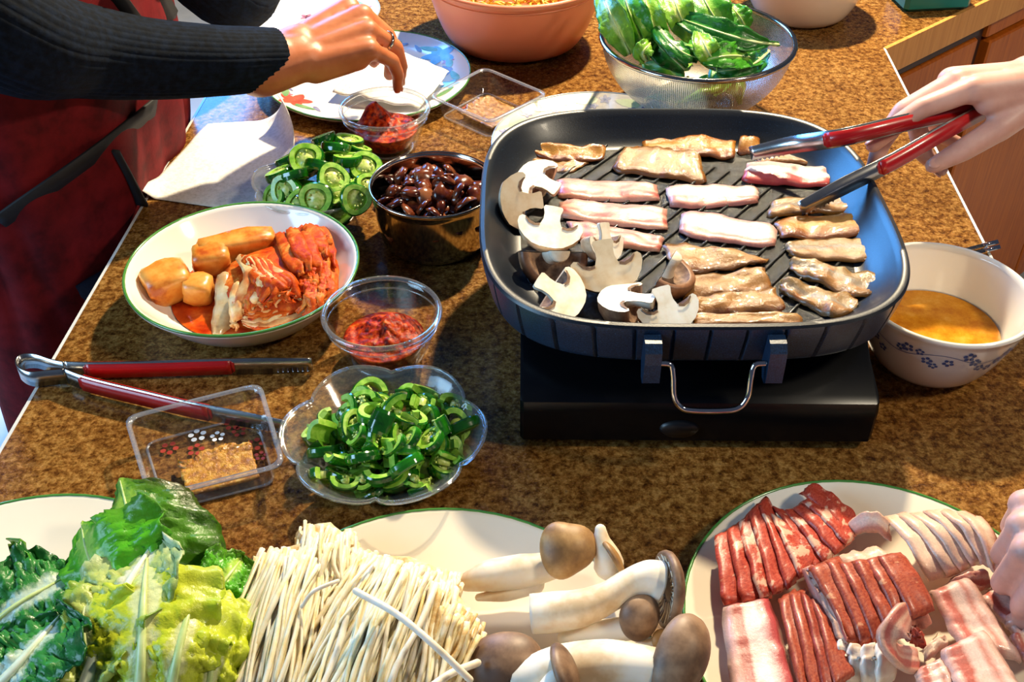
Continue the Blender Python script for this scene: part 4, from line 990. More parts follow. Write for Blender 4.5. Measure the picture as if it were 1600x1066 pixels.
row('@ pale pink pork slice, from the left, in the overlapping row at back right', 'pale pork slices at the back right', [PALEFAT],
    [(1376, 806), (1396, 801), (1416, 799), (1438, 797), (1462, 796), (1488, 796), (1514, 802)], [(1448, 908), (1478, 900), (1500, 892), (1518, 884), (1532, 880), (1546, 884), (1556, 892)], h0=.040, h1=.033, th=.004, rag=.03, seed=70, he=.034, arch=.010)
cat_part('pork_slice', PALEFAT, 'folded pale pork slice at the left end of the pale overlapping row', 'pork slice', None, gp([(1322, 812, .036), (1390, 812, .044), (1396, 850, .030), (1326, 840, .026)]), th=.006, seed=80, arch=.012, ends=.35)
cat_part('pork_slice', RAWP, 'dark pink pork end drooping below the pale overlapping row', 'pork slice', None, gp([(1476, 908, .030), (1544, 888, .030), (1552, 922, .020), (1500, 934, .020)]), th=.006, seed=81, arch=.006)
cat_part('pork_slice', PALEFAT, 'broad fat edged pork slice standing behind the red centre stack', 'pork slice', None, gp([(1300, 866, .044), (1378, 842, .048), (1466, 968, .036), (1400, 980, .030)]), th=.008, seed=82, ends=.3)
row('@ brownish red pork slice, from the left, in the tight centre stack of the plate', 'red pork slices in the centre stack', [LEANB],
    [(1262, 884), (1288, 874), (1310, 876), (1330, 874), (1350, 871), (1370, 866), (1390, 862)], [(1326, 1004), (1346, 1006), (1366, 1002), (1386, 990), (1406, 978), (1424, 966), (1444, 958)], h0=.052, h1=.047, th=.005, rag=.02, ends=.06, seed=90, he=.044)
cat_part('pork_slice', RAWP, 'pork slice with a pale rim at the left side of the centre stack', 'pork slice', None, gp([(1250, 886, .044), (1312, 1008, .038), (1330, 1000, .050), (1274, 876, .052)]), th=.007, seed=99, ends=.3)
cat_part('pork_slice', FLATB, 'big flat pink pork slice at the left front of the pork plate', 'pork slice', None, gp([(1126, 944, .034), (1146, 1092, .036), (1252, 1082, .038), (1206, 926, .036)]), th=.009, seed=100, ends=.1, rag=.03)
row('@ dark red pork strip, from the left, beside the big flat pink slice', 'dark red pork strips at the front', [LEANB, LEANB, lean_mat('deep_red_lean_pork', .68, '6a1c10', '94331e', 'a84a30')],
    [(1214, 934), (1230, 924), (1248, 920), (1264, 926), (1276, 934)], [(1248, 1084), (1266, 1084), (1286, 1082), (1304, 1074), (1322, 1062)], h0=.040, h1=.034, seed=110, th=.005)
row('@ white fat pork edge, from the left, lying ridged before the centre stack', 'white fat pork edges', [mat('pork_fat', ['e2c8b0', 'f0e0d0', 'ecd2c4'], 60, .35, coat=.3, sss=.2)],
    [(1306, 996), (1324, 1000), (1344, 1006), (1366, 1002), (1390, 990)], [(1304, 1046), (1322, 1056), (1346, 1064), (1370, 1066), (1398, 1056)], h0=.046, h1=.040, th=.012, reach=1.25, ends=.2, seed=120, he=.032)
def meat_curl(label, pts, w, m_, th=.004):
    sp = spline([P(*p) for p in pts], 6); n = len(sp)-1; q = MB()
    def fn(u, v):
        i = min(int(u*n), n-1); t = u*n-i; p = sp[i]*(1-t)+sp[i+1]*t; d = (sp[min(i+1, n)]-sp[max(i-1, 0)]).normalized(); x, y = frame_of(d)
        s = x*math.cos(1.2*u-.3)+y*math.sin(1.2*u-.3); return p+s*((v-.5)*w*(.7+.4*math.sin(PI*u)))+y*(.002*noise.noise(Vector((u*6, v*4, 3))))
    sheet(q, fn, 24, 6, th); c = sum((v for v in sp), Vector())/len(sp); return tag(q.build('pork_slice', m_, origin=c), label, 'pork slice')
meat_curl('curled pink pork piece standing up at the front of the pork plate', [(1436, 1030, .040), (1408, 1024, .046), (1398, 1002, .058), (1406, 976, .064), (1420, 956, .060)], .020, RAWP)
cat_part('pork_slice', LEAN, 'small red pork scrap beside the curled pink piece', 'pork slice', None, gp([(1418, 974, .040), (1444, 986, .040), (1452, 1012, .030), (1424, 1004, .030)]), th=.006, seed=131, nu=10)
cat_part('pork_slice', PALEFAT, 'small white fat crumb beside the curled pink piece', 'pork slice', None, gp([(1440, 1010, .034), (1478, 986, .036), (1486, 1004, .030), (1450, 1030, .030)]), th=.006, seed=132, nu=10, rag=.2)
G8 = 'striped pork slices at the right front'
for lab, px, sd in (('striped pork slice under the others at the right edge of the plate', [(1530, 930, .028), (1606, 1010, .028), (1640, 970, .024), (1566, 902, .024)], 139),
  ('broad striped pork slice leaning right of the centre stack', [(1454, 918, .038), (1500, 1010, .036), (1604, 1030, .032), (1516, 894, .036)], 140),
  ('striped pork slice at the right front lying over the broad one', [(1470, 1012, .046), (1502, 1092, .044), (1616, 1094, .040), (1544, 976, .044)], 141),
  ('small striped pork slice at the front edge of the photo', [(1430, 1044, .040), (1440, 1092, .038), (1506, 1092, .040), (1474, 1022, .042)], 142),
  ('striped pork slice farthest to the right front of the plate', [(1578, 990, .030), (1606, 1040, .030), (1650, 1020, .026), (1612, 970, .028)], 143)):
    cat_part('pork_slice', BELLY, lab, 'pork slice', G8, gp(px), th=.008, seed=sd, ends=.08, rag=.03)

# ================================================================ ENOKI BUNCHES
ENO = mat('enoki_strand', ['d0a85c', 'e6cc8c', 'f0deb0', 'f5ead0'], 60, .5, sss=.2, lo=.2, hi=.55, stretch=(1, 1, .4)); ENOB = mat('enoki_base', ['c89c58', 'e0c48c', 'eee0c0'], 130, .6, sss=.15, bmp=.5)
ENOW = mat('white_enoki_strand', ['dccfb2', 'efe8da'], 80, .5, sss=.2)
def enoki(label, S_, E_, hs, he, n_top, n_mass, seed, r=.00155, sag=.012, mid=None, mats=(ENO, ENO, ENOW)):
    """strands from a cut base line S_ to an end line E_, both as ((px, py), (px, py)); the top layer as single strands, the rest joined"""
    rr = random.Random(seed); c = (P(*S_[0], hs)+P(*E_[1], he))/2; root = thing('enoki_bunch', label, 'mushroom', c)
    def strand(q, s, d, w, rad):
        jx = lambda a: rr.uniform(-a, a)
        hump = .022*math.sin(PI*min(1, max(0, s)))
        a = P(S_[0][0]*(1-s)+S_[1][0]*s+jx(9), S_[0][1]*(1-s)+S_[1][1]*s+jx(16), hs+hump-d*.028)
        s2 = min(1.04, max(-.04, s+jx(.15)*w)); hump2 = .016*math.sin(PI*min(1, max(0, s2)))
        b = P(E_[0][0]*(1-s2)+E_[1][0]*s2+jx(12), E_[0][1]*(1-s2)+E_[1][1]*s2+jx(20), he+hump2-d*.026)
        m1 = a*.66+b*.34+Vector((jx(.003), jx(.003), sag*.5)); m2 = a*.33+b*.67+Vector((jx(.004), jx(.004), sag*.4))
        if mid: m1 = m1+Vector(mid)*(.5); m2 = m2+Vector(mid)
        pts = spline([a, m1, m2, b], 3); pts = [p-c for p in pts]; k = len(pts)
        tube(q, pts, [rad*(1.0+.25*math.sin(i*1.7+s*40)*.4) for i in range(k)], 5)
    for k in range(n_top):
        q = MB(); s = (k+.5)/n_top; strand(q, s, rr.uniform(-.15, .42), 1, r*rr.choice((.75, .95, 1.15, 1.4))); q.build('strand', rr.choice(mats), root)
    q = MB()
    for k in range(n_mass): strand(q, rr.random(), rr.uniform(.25, 1), 1.0, r*1.25)
    tag(q.build('strand_mass', ENO, root), kind='stuff')
    q = MB()                                                      # the crumbly cut base that holds the strands
    a, b = P(*S_[0], hs-.012)-c, P(*S_[1], hs-.012)-c; dirv = ((P(*E_[0], he)+P(*E_[1], he)-P(*S_[0], hs)-P(*S_[1], hs))/2).normalized()
    pts = [a+(b-a)*t+dirv*.008 for t in (.04, .25, .5, .75, .96)]; tube(q, pts, [.008, .013, .016, .013, .008], 12, dome=True)
    q.v = [tuple(Vector(v)+Vector((0, 0, 1))*.004*noise.noise(Vector(v)*260)+dirv*.004*noise.noise(Vector(v)*180+Vector((7, 0, 0)))) for v in q.v]
    q.build('cut_base', ENOB, root, smooth=False); return root
enoki('small enoki bunch poking up behind the left one', ((476, 828), (552, 846)), ((456, 980), (545, 985)), .046, .030, 34, 40, 2)
enoki('enoki bunch on the left with strands fanning to the lower left', ((404, 872), (548, 868)), ((330, 1086), (505, 1100)), .048, .034, 92, 160, 3)
enoki('biggest enoki bunch with yellowish strands at the front centre', ((556, 872), (716, 912)), ((440, 1096), (668, 1112)), .056, .040, 120, 260, 4, mats=(ENO, ENO, ENO, ENOW))
enoki('short yellowish enoki clump against the king oyster mushrooms', ((640, 885), (750, 985)), ((566, 1050), (700, 1112)), .050, .030, 46, 90, 6, mats=(ENO, ENOB), sag=.004)
for lab, pts, r_ in (('thick loose enoki strand lying aslant over the biggest bunch', [(556, 924, .088), (620, 960, .090), (680, 1010, .084), (734, 1062, .066)], .0024), ('loose pair of enoki strands across the front right of the bunch', [(670, 1076, .062), (706, 1052, .060), (746, 1036, .054)], .0026), ('curved loose enoki strand between the two bunches', [(472, 948, .072), (488, 926, .078), (512, 914, .080), (528, 908, .078)], .0014)):
    q = MB(); sp = spline([P(*p) for p in pts], 6); c = sp[len(sp)//2]; tube(q, [p-c for p in sp], r_, 8, dome=True); o = q.build('enoki_strand', ENOW); o.location = c; tag(o, lab, 'mushroom')

# ================================================================ KING OYSTER MUSHROOMS
KST = mat('king_oyster_stem', ['d2b48c', 'e4ccaa', 'eee0c8', 'f2e8d8'], 30, .5, sss=.15, bmp=.08, lo=.3, hi=.6); KCP = mat('king_oyster_cap', ['5c4230', '7e6048', '9a7a5e'], 45, .5, sss=.05, bmp=.12)
KCPT = mat('tan_king_oyster_cap', ['7a5630', '9c7444', 'b8925e'], 45, .5, sss=.05, bmp=.1); KGL = mat('king_oyster_gill', ['7a6250', 'a08c78'], 90, .7)
def king(label, stem=None, cap=None, stem2=None):
    """stem: [(px, py, h, radius px)]; cap: dict(px, py, h, axis, R, squash, gills)"""
    first = P(*(stem[0][:3] if stem else (cap['px'], cap['py'], cap['h']))); root = thing('king_oyster_mushroom', label, 'mushroom', first)
    for st_ in (stem, stem2):
        if not st_: continue
        pts = [P(a, b, h)-first for a, b, h, r in st_]; rad = [psize(r, P(a, b, h)) for a, b, h, r in st_]
        sp = spline(pts, 7); rs = lerpl(rad, len(sp)); q = MB(); tube(q, sp, rs, 22, dome='gilled' not in label, rib=lambda a, u: 1+.035*math.sin(3*a+u*4)+.02*math.sin(7*a+u*9)); q.build('stem', KST, root)
    if cap:
        o = P(cap['px'], cap['py'], cap['h'])-first; Rc = cap['R']; z = Vector(cap['axis']).normalized(); x = Vector(cap.get('x', (1, 0, 0))); x = (x-z*x.dot(z)).normalized(); y = z.cross(x); M = Matrix((x, y, z)).transposed()
        hgt = cap.get('hgt', .45); e = cap.get('e', 1.0); prof = [(0, hgt), (.25, hgt*.97), (.5, hgt*.83), (.72, hgt*.60), (.88, hgt*.34), (.97, hgt*.10), (1.0, -.06), (.97, -.16), (.90, -.19), (.84, -.15)]
        def put(pr, m_, nm, seg=40, wob=.05):
            q = MB(); lathe(q, [(r*Rc, zz*Rc) for r, zz in pr], seg, lambda a, r, zz, j: (1+wob*math.sin(2*a+1.3)+wob*.6*math.sin(3*a+cap.get('ph', 0)), 0)); q.v = [tuple(o+M @ Vector((v[0]*e, v[1], v[2]+.1*cap.get('bend', 0)*v[0]*v[0]/Rc*10))) for v in q.v]; return q.build(nm, m_, root)
        put(prof, cap.get('mat', KCP), 'cap', wob=cap.get('wob', .05))
        put([(.84, -.15), (.5, .02), (.25, -.04), (0, -.1)], KGL, 'gill_plate')
        if cap.get('gills'):
            for k in range(36):
                a = 2*PI*k/36; q = MB(); pa = [(r*Rc*math.cos(a), r*Rc*math.sin(a), zz*Rc) for r, zz in ((.86, -.17), (.6, -.06), (.36, -.06))]; tube(q, [o+M @ Vector((p[0]*e, p[1], p[2])) for p in pa], [.0006, .001, .0006], 4); q.build('gill', KST if k % 2 else KGL, root)
    return root
king('king oyster mushroom with an angular tan cap, stem lying to the left', [(704, 914, .026, 4), (728, 910, .028, 15), (765, 900, .034, 25), (815, 892, .036, 27), (858, 884, .038, 22), (884, 872, .044, 18)], dict(px=886, py=858, h=.056, axis=(.12, -.55, .75), R=.0225, hgt=.46, e=.82, mat=KCPT, ph=1, wob=.13, x=(1, 0, 0)), [(748, 934, .020, 6), (790, 928, .022, 12), (838, 914, .026, 13)])
king('small white horn shaped king oyster mushroom behind the tan cap', [(938, 828, .062, 9), (940, 846, .056, 14), (948, 868, .048, 21), (952, 884, .040, 24)], dict(px=958, py=872, h=.048, axis=(.75, .35, .25), R=.015, hgt=.3, mat=KCPT))
king('large curved king oyster mushroom whose gilled cap faces left', [(830, 960, .044, 31), (866, 957, .046, 32), (910, 950, .050, 29), (952, 932, .054, 24), (984, 912, .058, 24), (1010, 906, .058, 30), (1028, 910, .055, 34)], dict(px=1046, py=920, h=.050, axis=(.88, .10, -.10), R=.0275, hgt=.30, gills=True, e=1.0, x=(0, 0, 1)))
king('king oyster mushroom with a grey brown cap in front of the curved stem', [(884, 996, .026, 13), (920, 990, .028, 17), (960, 984, .032, 19), (990, 980, .036, 18)], dict(px=1000, py=966, h=.046, axis=(.25, -.75, .45), R=.0175, hgt=.55, e=.8, x=(1, 0, 0)))
king('small pale capped king oyster mushroom between two brown caps', [(1000, 1010, .024, 9), (1024, 1004, .028, 10)], dict(px=1036, py=1002, h=.032, axis=(.5, -.4, .5), R=.009, hgt=.6, mat=KCPT))
king('thick white king oyster mushroom at the front with an oblong grey cap', [(820, 1062, .040, 32), (880, 1046, .046, 38), (950, 1040, .048, 40), (1010, 1046, .048, 38), (1050, 1050, .048, 32)], dict(px=1064, py=1030, h=.056, axis=(.50, -.50, .42), R=.0325, hgt=.50, e=.60, x=(.6, .0, -.55)))
king('king oyster mushroom seen edge on with a narrow brown cap at the front', [(850, 1092, .050, 20), (868, 1064, .056, 18)], dict(px=884, py=1050, h=.062, axis=(.80, .12, .35), R=.021, hgt=.34, e=.8, x=(0, 0, 1)))
king('round brown capped king oyster mushroom beside the enoki', [(800, 1092, .030, 20), (794, 1066, .036, 20)], dict(px=788, py=1040, h=.042, axis=(-.15, -.30, .80), R=.0245, hgt=.50, mat=KCP, x=(1, 0, 0)))

# ================================================================ LETTUCE
def leaf_mat(name, rib, mid, edge, tipc=None, rough=.35, sss=.1):
    m, nt, b = newmat(name, rough, coat=.12, sss=0)
    tc = N(nt, 'ShaderNodeTexCoord'); s = N(nt, 'ShaderNodeSeparateXYZ'); nt.links.new(tc.outputs['UV'], s.inputs[0])
    av = math_(nt, 'ABSOLUTE', math_(nt, 'SUBTRACT', math_(nt, 'MULTIPLY', s.outputs[1], 2), 1))
    n1 = noise_(nt, 45, 5, .7); n2 = noise_(nt, 170, 4, .6)
    f = math_(nt, 'ADD', math_(nt, 'MULTIPLY', av, math_(nt, 'ADD', math_(nt, 'MULTIPLY', s.outputs[0], .55), .55)), math_(nt, 'MULTIPLY', math_(nt, 'SUBTRACT', n1, .5), .7))
    c = ramp(nt, f, [(.03, rib), (.10, rib), (.22, mid), (.55, mid), (.85, edge)])
    c = mixc(nt, .32, c, ramp(nt, n2, [(.3, '8a9a70'), (.65, 'ffffff')]), 'MULTIPLY')
    if tipc:
        g = math_(nt, 'ADD', s.outputs[0], math_(nt, 'MULTIPLY', math_(nt, 'SUBTRACT', n1, .5), .5)); c = mixc(nt, math_(nt, 'MULTIPLY', ramp(nt, g, [(.6, '000000'), (.95, 'ffffff')]), av), c, srgb(tipc))
    nt.links.new(c, b.inputs['Base Color']); bump(nt, b, n2, .5, .002)
    tl = nt.nodes.new('ShaderNodeBsdfTranslucent'); nt.links.new(c, tl.inputs[0]); mx = nt.nodes.new('ShaderNodeMixShader'); mx.inputs[0].default_value = .25
    out = nt.nodes['Material Output']; nt.links.new(b.outputs[0], mx.inputs[1]); nt.links.new(tl.outputs[0], mx.inputs[2]); nt.links.new(mx.outputs[0], out.inputs[0]); return m
L_DARK = leaf_mat('dark_lettuce', '9cc84c', '5c9c24', '3f6414', '453612'); L_GREEN = leaf_mat('green_lettuce', 'bce45c', '62c426', '52a822', '688c2a'); L_BLUE = leaf_mat('cool_green_lettuce', 'd4e8d8', '3a9444', '1c6a2c')
L_YEL = leaf_mat('yellow_lettuce', 'eef2b0', 'd6e236', 'c2da30', 'dce65c'); L_PALE = leaf_mat('pale_lettuce', 'eef0d8', 'c8d870', '94ba3c', 'dfe8c4')
G_LEAF = leaf_mat('green_leaf', '9ad050', '48a024', '3c9020'); G_DARK = leaf_mat('dark_green_leaf', '5aae44', '267a1e', '1c6a20'); G_LITE = leaf_mat('light_green_leaf', 'd8ea84', '86c034', '68ac2c')
def leaf(name, label, cat, group, pts, w, m_, up=(0, -.4, 1), ruffle=.006, crinkle=.004, cup=.15, seed=0, nu=60, nv=32, rib=.0026, th=.0009, freq=4.3, prof=None, rib_mat=None, roll=0):
    """leaf along a midrib path of (px, py, h); the rib is a part of its own"""
    sp = spline([P(*p) for p in pts], 8); n = len(sp)-1; c = sp[n//2]; q = MB(); u_ = Vector(up)
    prof = prof or (lambda u: (.25+.75*math.sin(min(1, u*1.15)*PI*.5))*(1-max(0, (u-.62)/.38)**2.4)+.02)
    def fr(u):
        i = min(int(u*n), n-1); t = u*n-i; p = sp[i]*(1-t)+sp[i+1]*t; d = (sp[min(i+1, n)]-sp[max(i-1, 0)]).normalized(); s = d.cross(u_).normalized(); nn = s.cross(d)
        return p, d, s, nn
    def fn(u, v):
        p, d, s, nn = fr(u); k = 2*v-1; wl = prof(u)*w*(1+.10*noise.noise(Vector((u*7, 3 if k > 0 else 8, seed))))
        cr = crinkle*(.8*noise.noise(Vector((u*7, k*3, seed*2.3)))+.65*abs(noise.noise(Vector((u*16, k*7, seed*1.3))))*2-.3+.35*noise.noise(Vector((u*34, k*15, seed))))*min(1, abs(k)*2.5)
        rf = ruffle*abs(k)**2.2*math.sin(u*freq*2*PI+seed*1.7+(2 if k > 0 else 0)+3*noise.noise(Vector((u*3, k, seed))))*(.5+1.1*noise.noise(Vector((u*5, k, seed+3))))
        ang = roll*k
        return p-c+s*(k*wl*math.cos(ang*.5))+nn*(cr+rf+cup*w*k*k+wl*abs(k)*math.sin(abs(ang))*.5)-d*(.08*w*abs(k)*u)
    sheet(q, fn, nu, nv, th); o = q.build(name, m_, origin=(0, 0, 0)); o.location = c; tag(o, label, cat, group)
    if rib:
        r_ = MB(); k = 14; tube(r_, [fr(.97*i/k)[0]-c+fr(.97*i/k)[3]*(rib*.35) for i in range(k+1)], [rib*(1-.8*i/k) for i in range(k+1)], 7, flat=.6); r_.build('midrib', rib_mat or MIDRIB, o)
    return o
MIDRIB = mat('pale_midrib', ['b4c878', 'd0dc9c'], 60, .35, sss=.1); MIDWHITE = mat('white_midrib', ['c8d8b8', 'e4ecd8'], 60, .3, sss=.1)
LG = 'lettuce leaves on the left plate'
def lt(label, pts, w, m_, **kw): return leaf('lettuce_leaf', label, 'lettuce', LG, pts, w, m_, **kw)
lt('dark lettuce leaf with bronze edge standing at the back of the lettuce', [(214, 950, .040), (214, 880, .062), (200, 800, .078), (188, 748, .074)], .056, L_DARK, up=(.1, -.8, .6), seed=1, cup=-.42, ruffle=.009, prof=lambda u: .55+.45*math.sin(PI*min(1, u+.15))-.35*max(0, u-.85)/.15)
lt('green lettuce leaf drooping right of the dark bronze edged one', [(250, 960, .040), (272, 900, .052), (290, 860, .050), (288, 830, .046)], .032, L_DARK, up=(.5, -.6, .6), seed=12, cup=-.3)
lt('bright green crumpled lettuce leaf in front of the dark one', [(205, 1010, .040), (175, 935, .064), (140, 870, .074), (128, 815, .066)], .058, L_GREEN, up=(-.2, -.8, .7), seed=2, ruffle=.009, crinkle=.007, cup=-.25)
lt('white ribbed pale lettuce leaf with a torn white tip', [(128, 1095, .056), (160, 1000, .074), (205, 910, .084), (252, 838, .078)], .042, L_PALE, up=(-.35, -.6, .8), seed=3, rib=.0055, rib_mat=MIDWHITE, crinkle=.006)
lt('large yellow lettuce heart leaf in the centre of the lettuce', [(218, 1110, .060), (222, 1020, .084), (226, 930, .092), (232, 870, .082)], .050, L_YEL, up=(.0, -.7, .8), seed=4, ruffle=.009, crinkle=.0036, freq=5, rib=.0042, cup=-.30)
lt('yellow lettuce heart leaf right of the large one', [(260, 1112, .056), (276, 1030, .082), (296, 950, .086), (312, 890, .074)], .036, L_YEL, up=(.25, -.7, .8), seed=5, ruffle=.009, crinkle=.0036, freq=5, rib=.0042, cup=-.35)
lt('pale yellow lettuce leaf curling at the left of the heart', [(150, 1110, .050), (140, 1030, .070), (132, 960, .078), (150, 905, .072)], .036, L_YEL, up=(-.4, -.7, .7), seed=6, ruffle=.009, crinkle=.004, cup=-.35)
lt('green lettuce tip showing right beside the enoki', [(312, 960, .040), (340, 920, .050), (362, 893, .050), (378, 872, .042)], .024, L_GREEN, up=(.3, -.6, .8), seed=7, ruffle=.006)
lt('yellow green lettuce leaf in front of the green tip beside the enoki', [(318, 1112, .050), (332, 1030, .068), (340, 960, .070), (342, 912, .060)], .030, L_YEL, up=(.3, -.7, .7), seed=8, crinkle=.004, ruffle=.008, cup=-.3)
lt('cool green lettuce leaf at the left edge of the photo', [(-40, 1000, .040), (20, 950, .056), (80, 915, .058), (130, 890, .050)], .040, L_BLUE, up=(-.3, -.5, .9), seed=9, ruffle=.009, crinkle=.006)
lt('cool green lettuce leaf with a broad white rib at the lower left', [(-30, 1100, .056), (20, 1050, .068), (60, 1005, .072), (100, 960, .066)], .046, L_BLUE, up=(-.4, -.5, .9), seed=10, rib=.0048, rib_mat=MIDWHITE, ruffle=.008, crinkle=.007)
lt('small curled green lettuce tip standing over the plate at the left', [(70, 940, .036), (52, 905, .050), (40, 875, .056), (34, 850, .050)], .014, L_GREEN, up=(-.5, -.6, .5), seed=11, cup=.5, nu=20, nv=12)
lt('green lettuce leaf low at the front between the heart and the left leaves', [(80, 1120, .040), (100, 1060, .056), (120, 1010, .060), (140, 975, .054)], .034, L_GREEN, up=(-.2, -.6, .8), seed=13)
lt('green lettuce leaf in the shade under the heart leaves', [(300, 1130, .030), (300, 1060, .042), (306, 1000, .044), (316, 950, .040)], .040, L_GREEN, up=(0, -.5, .9), seed=14)

# ---- leaves in the colander
CG = 'green leaves in the colander'
slim = lambda u: .18+.82*math.sin(PI*min(.98, max(.02, u*.92+.05)))**.8
def gl(label, pts, w, m_, **kw): kw.setdefault('prof', slim); kw.setdefault('ruffle', .003); kw.setdefault('crinkle', .003); return leaf('salad_leaf', label, 'leaf', CG, pts, w, m_, nu=26, nv=12, **kw)
gl('light green ribbed leaf leaning over the left rim of the colander', [(985, 84, .095), (968, 50, .122), (952, 16, .140), (938, -20, .145)], .020, G_LITE, up=(-.5, -.7, .4), seed=1, rib=.0022)
gl('broad green leaf standing second from the left in the colander', [(1010, 80, .095), (995, 45, .125), (980, 8, .145), (968, -40, .155)], .022, G_LEAF, up=(-.3, -.8, .4), seed=2)
gl('long green leaf standing behind the bluish blade in the colander', [(1035, 78, .095), (1020, 40, .13), (1008, 0, .150), (1000, -40, .155)], .018, G_LITE, up=(-.1, -.9, .4), seed=3)
gl('narrow bluish green blade lying to the front of the colander', [(1016, 22, .130), (1040, 58, .126), (1066, 82, .118), (1092, 92, .110)], .012, G_DARK, up=(.2, -.6, .8), seed=4, cup=-.3)
gl('long dark green leaf lying across the colander to its right rim', [(1215, 70, .112), (1170, 64, .122), (1110, 46, .130), (1048, 24, .130)], .016, G_DARK, up=(.2, -.8, .6), seed=5, rib=.0035, prof=lambda u: .18+.9*math.sin(PI*min(.97, max(.0, u*1.05-.12)))**.9 if u > .13 else .16)
gl('green leaf behind the long dark one at the back of the colander', [(1140, 60, .10), (1115, 25, .130), (1095, -10, .145), (1075, -50, .15)], .026, G_LEAF, up=(0, -.8, .6), seed=6)
gl('light green leaf at the upper middle of the colander', [(1080, 60, .10), (1062, 25, .135), (1050, -12, .150), (1040, -50, .15)], .020, G_LITE, up=(0, -.8, .5), seed=7)
gl('small green leaf at the back right of the colander', [(1165, 52, .10), (1160, 35, .118), (1150, 20, .128), (1138, 8, .130)], .016, G_LEAF, up=(.2, -.8, .5), seed=8)
gl('rounded light green leaf in the front middle of the colander', [(1120, 104, .092), (1108, 85, .116), (1098, 66, .126), (1090, 50, .126)], .015, G_LITE, up=(.1, -.9, .4), seed=9)
gl('green leaf at the front right of the colander', [(1190, 92, .092), (1160, 88, .108), (1130, 88, .114), (1096, 96, .108)], .018, G_LEAF, up=(.1, -.7, .8), seed=10)
gl('pale stemmed leaf tip at the front left of the colander', [(1010, 94, .098), (1004, 84, .108), (1010, 74, .114), (1022, 64, .114)], .012, G_LITE, up=(-.3, -.9, .3), seed=11)
gl('dark green leaf low at the front of the colander', [(1070, 108, .088), (1048, 88, .104), (1030, 72, .112), (1018, 52, .114)], .017, G_DARK, up=(-.1, -.9, .4), seed=12)
gl('dark green leaf low at the right of the colander', [(1200, 80, .090), (1180, 98, .096), (1150, 108, .096), (1120, 112, .090)], .014, G_DARK, up=(.2, -.8, .5), seed=13)
rr = random.Random(77)
for k in range(9):
    a = k*.7; r0 = .045; x, y = r0*math.cos(a), r0*math.sin(a); cp = CC+Vector((x, y, .045+.012*(k % 3)))
    q = MB(); dv = Vector((math.cos(a+1.8), math.sin(a+1.8), .15)); sv = dv.cross(Vector((0, 0, 1))).normalized()
    def fn(u, v, dv=dv, sv=sv, k=k): return dv*((u-.5)*.085)+sv*((v-.5)*.042*math.sin(PI*min(.97, max(.03, u))))+Vector((0, 0, .008*noise.noise(Vector((u*4, v*3, k)))-.03*(u-.5)**2))
    sheet(q, fn, 14, 8, .0008); o = q.build('salad_leaf', G_LITE if k % 2 else G_LEAF); o.location = cp; tag(o, 'green leaf seen through the wire mesh low in the colander', 'leaf', CG)

# ================================================================ PAPER TOWELS
PAPER = mat('paper_towel', ['d8d6ce', 'e8e6e0', 'f0eeea'], 240, .8, bmp=.35, bscale=420)
A, B, C_, D = P(219, 309, 0), P(412, 336, 0), P(520, 184, 0), P(325, 195, 0)
q = MB()
def towel(u, v):
    p = (A*(1-u)+B*u)*(1-v)+(D*(1-u)+C_*u)*v
    w = (u*.9+v*.75-1.08)/.57; k = max(0, w); a = k*2.7; rr_ = .024; curl = 0
    z = .0016+.003*max(0, noise.noise(Vector((u*3, v*3, 1))))+rr_*(1-math.cos(a))
    back = .57*.14*k-rr_*math.sin(a) if k > 0 else 0
    tip = max(0, .12-u)/.12*max(0, .25-v)/.25
    return p+Vector((-back*.86, -back*.45, z+.012*tip))
sheet(q, towel, 40, 30, .0008); c = (A+B+C_+D)/4; o = q.build('paper_towel', PAPER, origin=c); tag(o, 'white paper towel with a curled corner lying beside the apron', 'paper towel')
A, B, C_, D = P(520, 150, .014), P(655, 176, .014), P(702, 118, .02), P(590, 70, .02); q = MB()
def nap(u, v):
    p = (A*(1-u)+B*u)*(1-v)+(D*(1-u)+C_*u)*v
    return p+Vector((0, 0, .006+.016*abs(math.sin(u*5+v*2))*math.sin(PI*v)*math.sin(PI*u)+.006*noise.noise(Vector((u*5, v*5, 4)))))
sheet(q, nap, 34, 26, .0012); c = (A+B+C_+D)/4; o = q.build('napkin', PAPER, origin=c); tag(o, 'rumpled white napkin on the floral plate under the fingers', 'napkin')

# ================================================================ PEOPLE
def skin_mat(name, a, b_, c_):
    m, nt, b = newmat(name, .45, sss=.2, sssr=(1, .35, .2)); n = noise_(nt, 22, 5, .6, rnd=False)
    nt.links.new(ramp(nt, n, [(.3, a), (.5, b_), (.7, c_)]), b.inputs['Base Color']); bump(nt, b, noise_(nt, 260, 4), .15, .0006); return m
SKIN1 = skin_mat('tan_skin', 'a85c34', 'bb6c42', 'c67c52'); SKIN2 = skin_mat('fair_skin', 'c08a78', 'cf9c8a', 'd8a898'); NAIL = mat('fingernail', ['d09a86', 'dcaa98'], 30, .25, coat=.4)
def capsule(q, a, b_, ra, rb, seg=14):
    a, b_ = Vector(a), Vector(b_)
    if (b_-a).length < 1e-6: b_ = a+Vector((1e-4, 0, 0))
    tube(q, [a, a*.5+b_*.5, b_], [ra, (ra+rb)/2, rb], seg, dome=True)
def body_mesh(name, caps, m, parent, voxel, smooth=6, origin=Vector()):
    """grow ONE continuous surface over a set of tapered limbs"""
    q = MB()
    for a, b_, ra, rb in caps: capsule(q, Vector(a)-origin, Vector(b_)-origin, ra, rb)
    o = q.build(name, m, parent)
    md = o.modifiers.new('skin', 'REMESH'); md.mode = 'VOXEL'; md.voxel_size = voxel; md.use_smooth_shade = True
    s = o.modifiers.new('soften', 'SMOOTH'); s.iterations = smooth; s.factor = .5
    return o
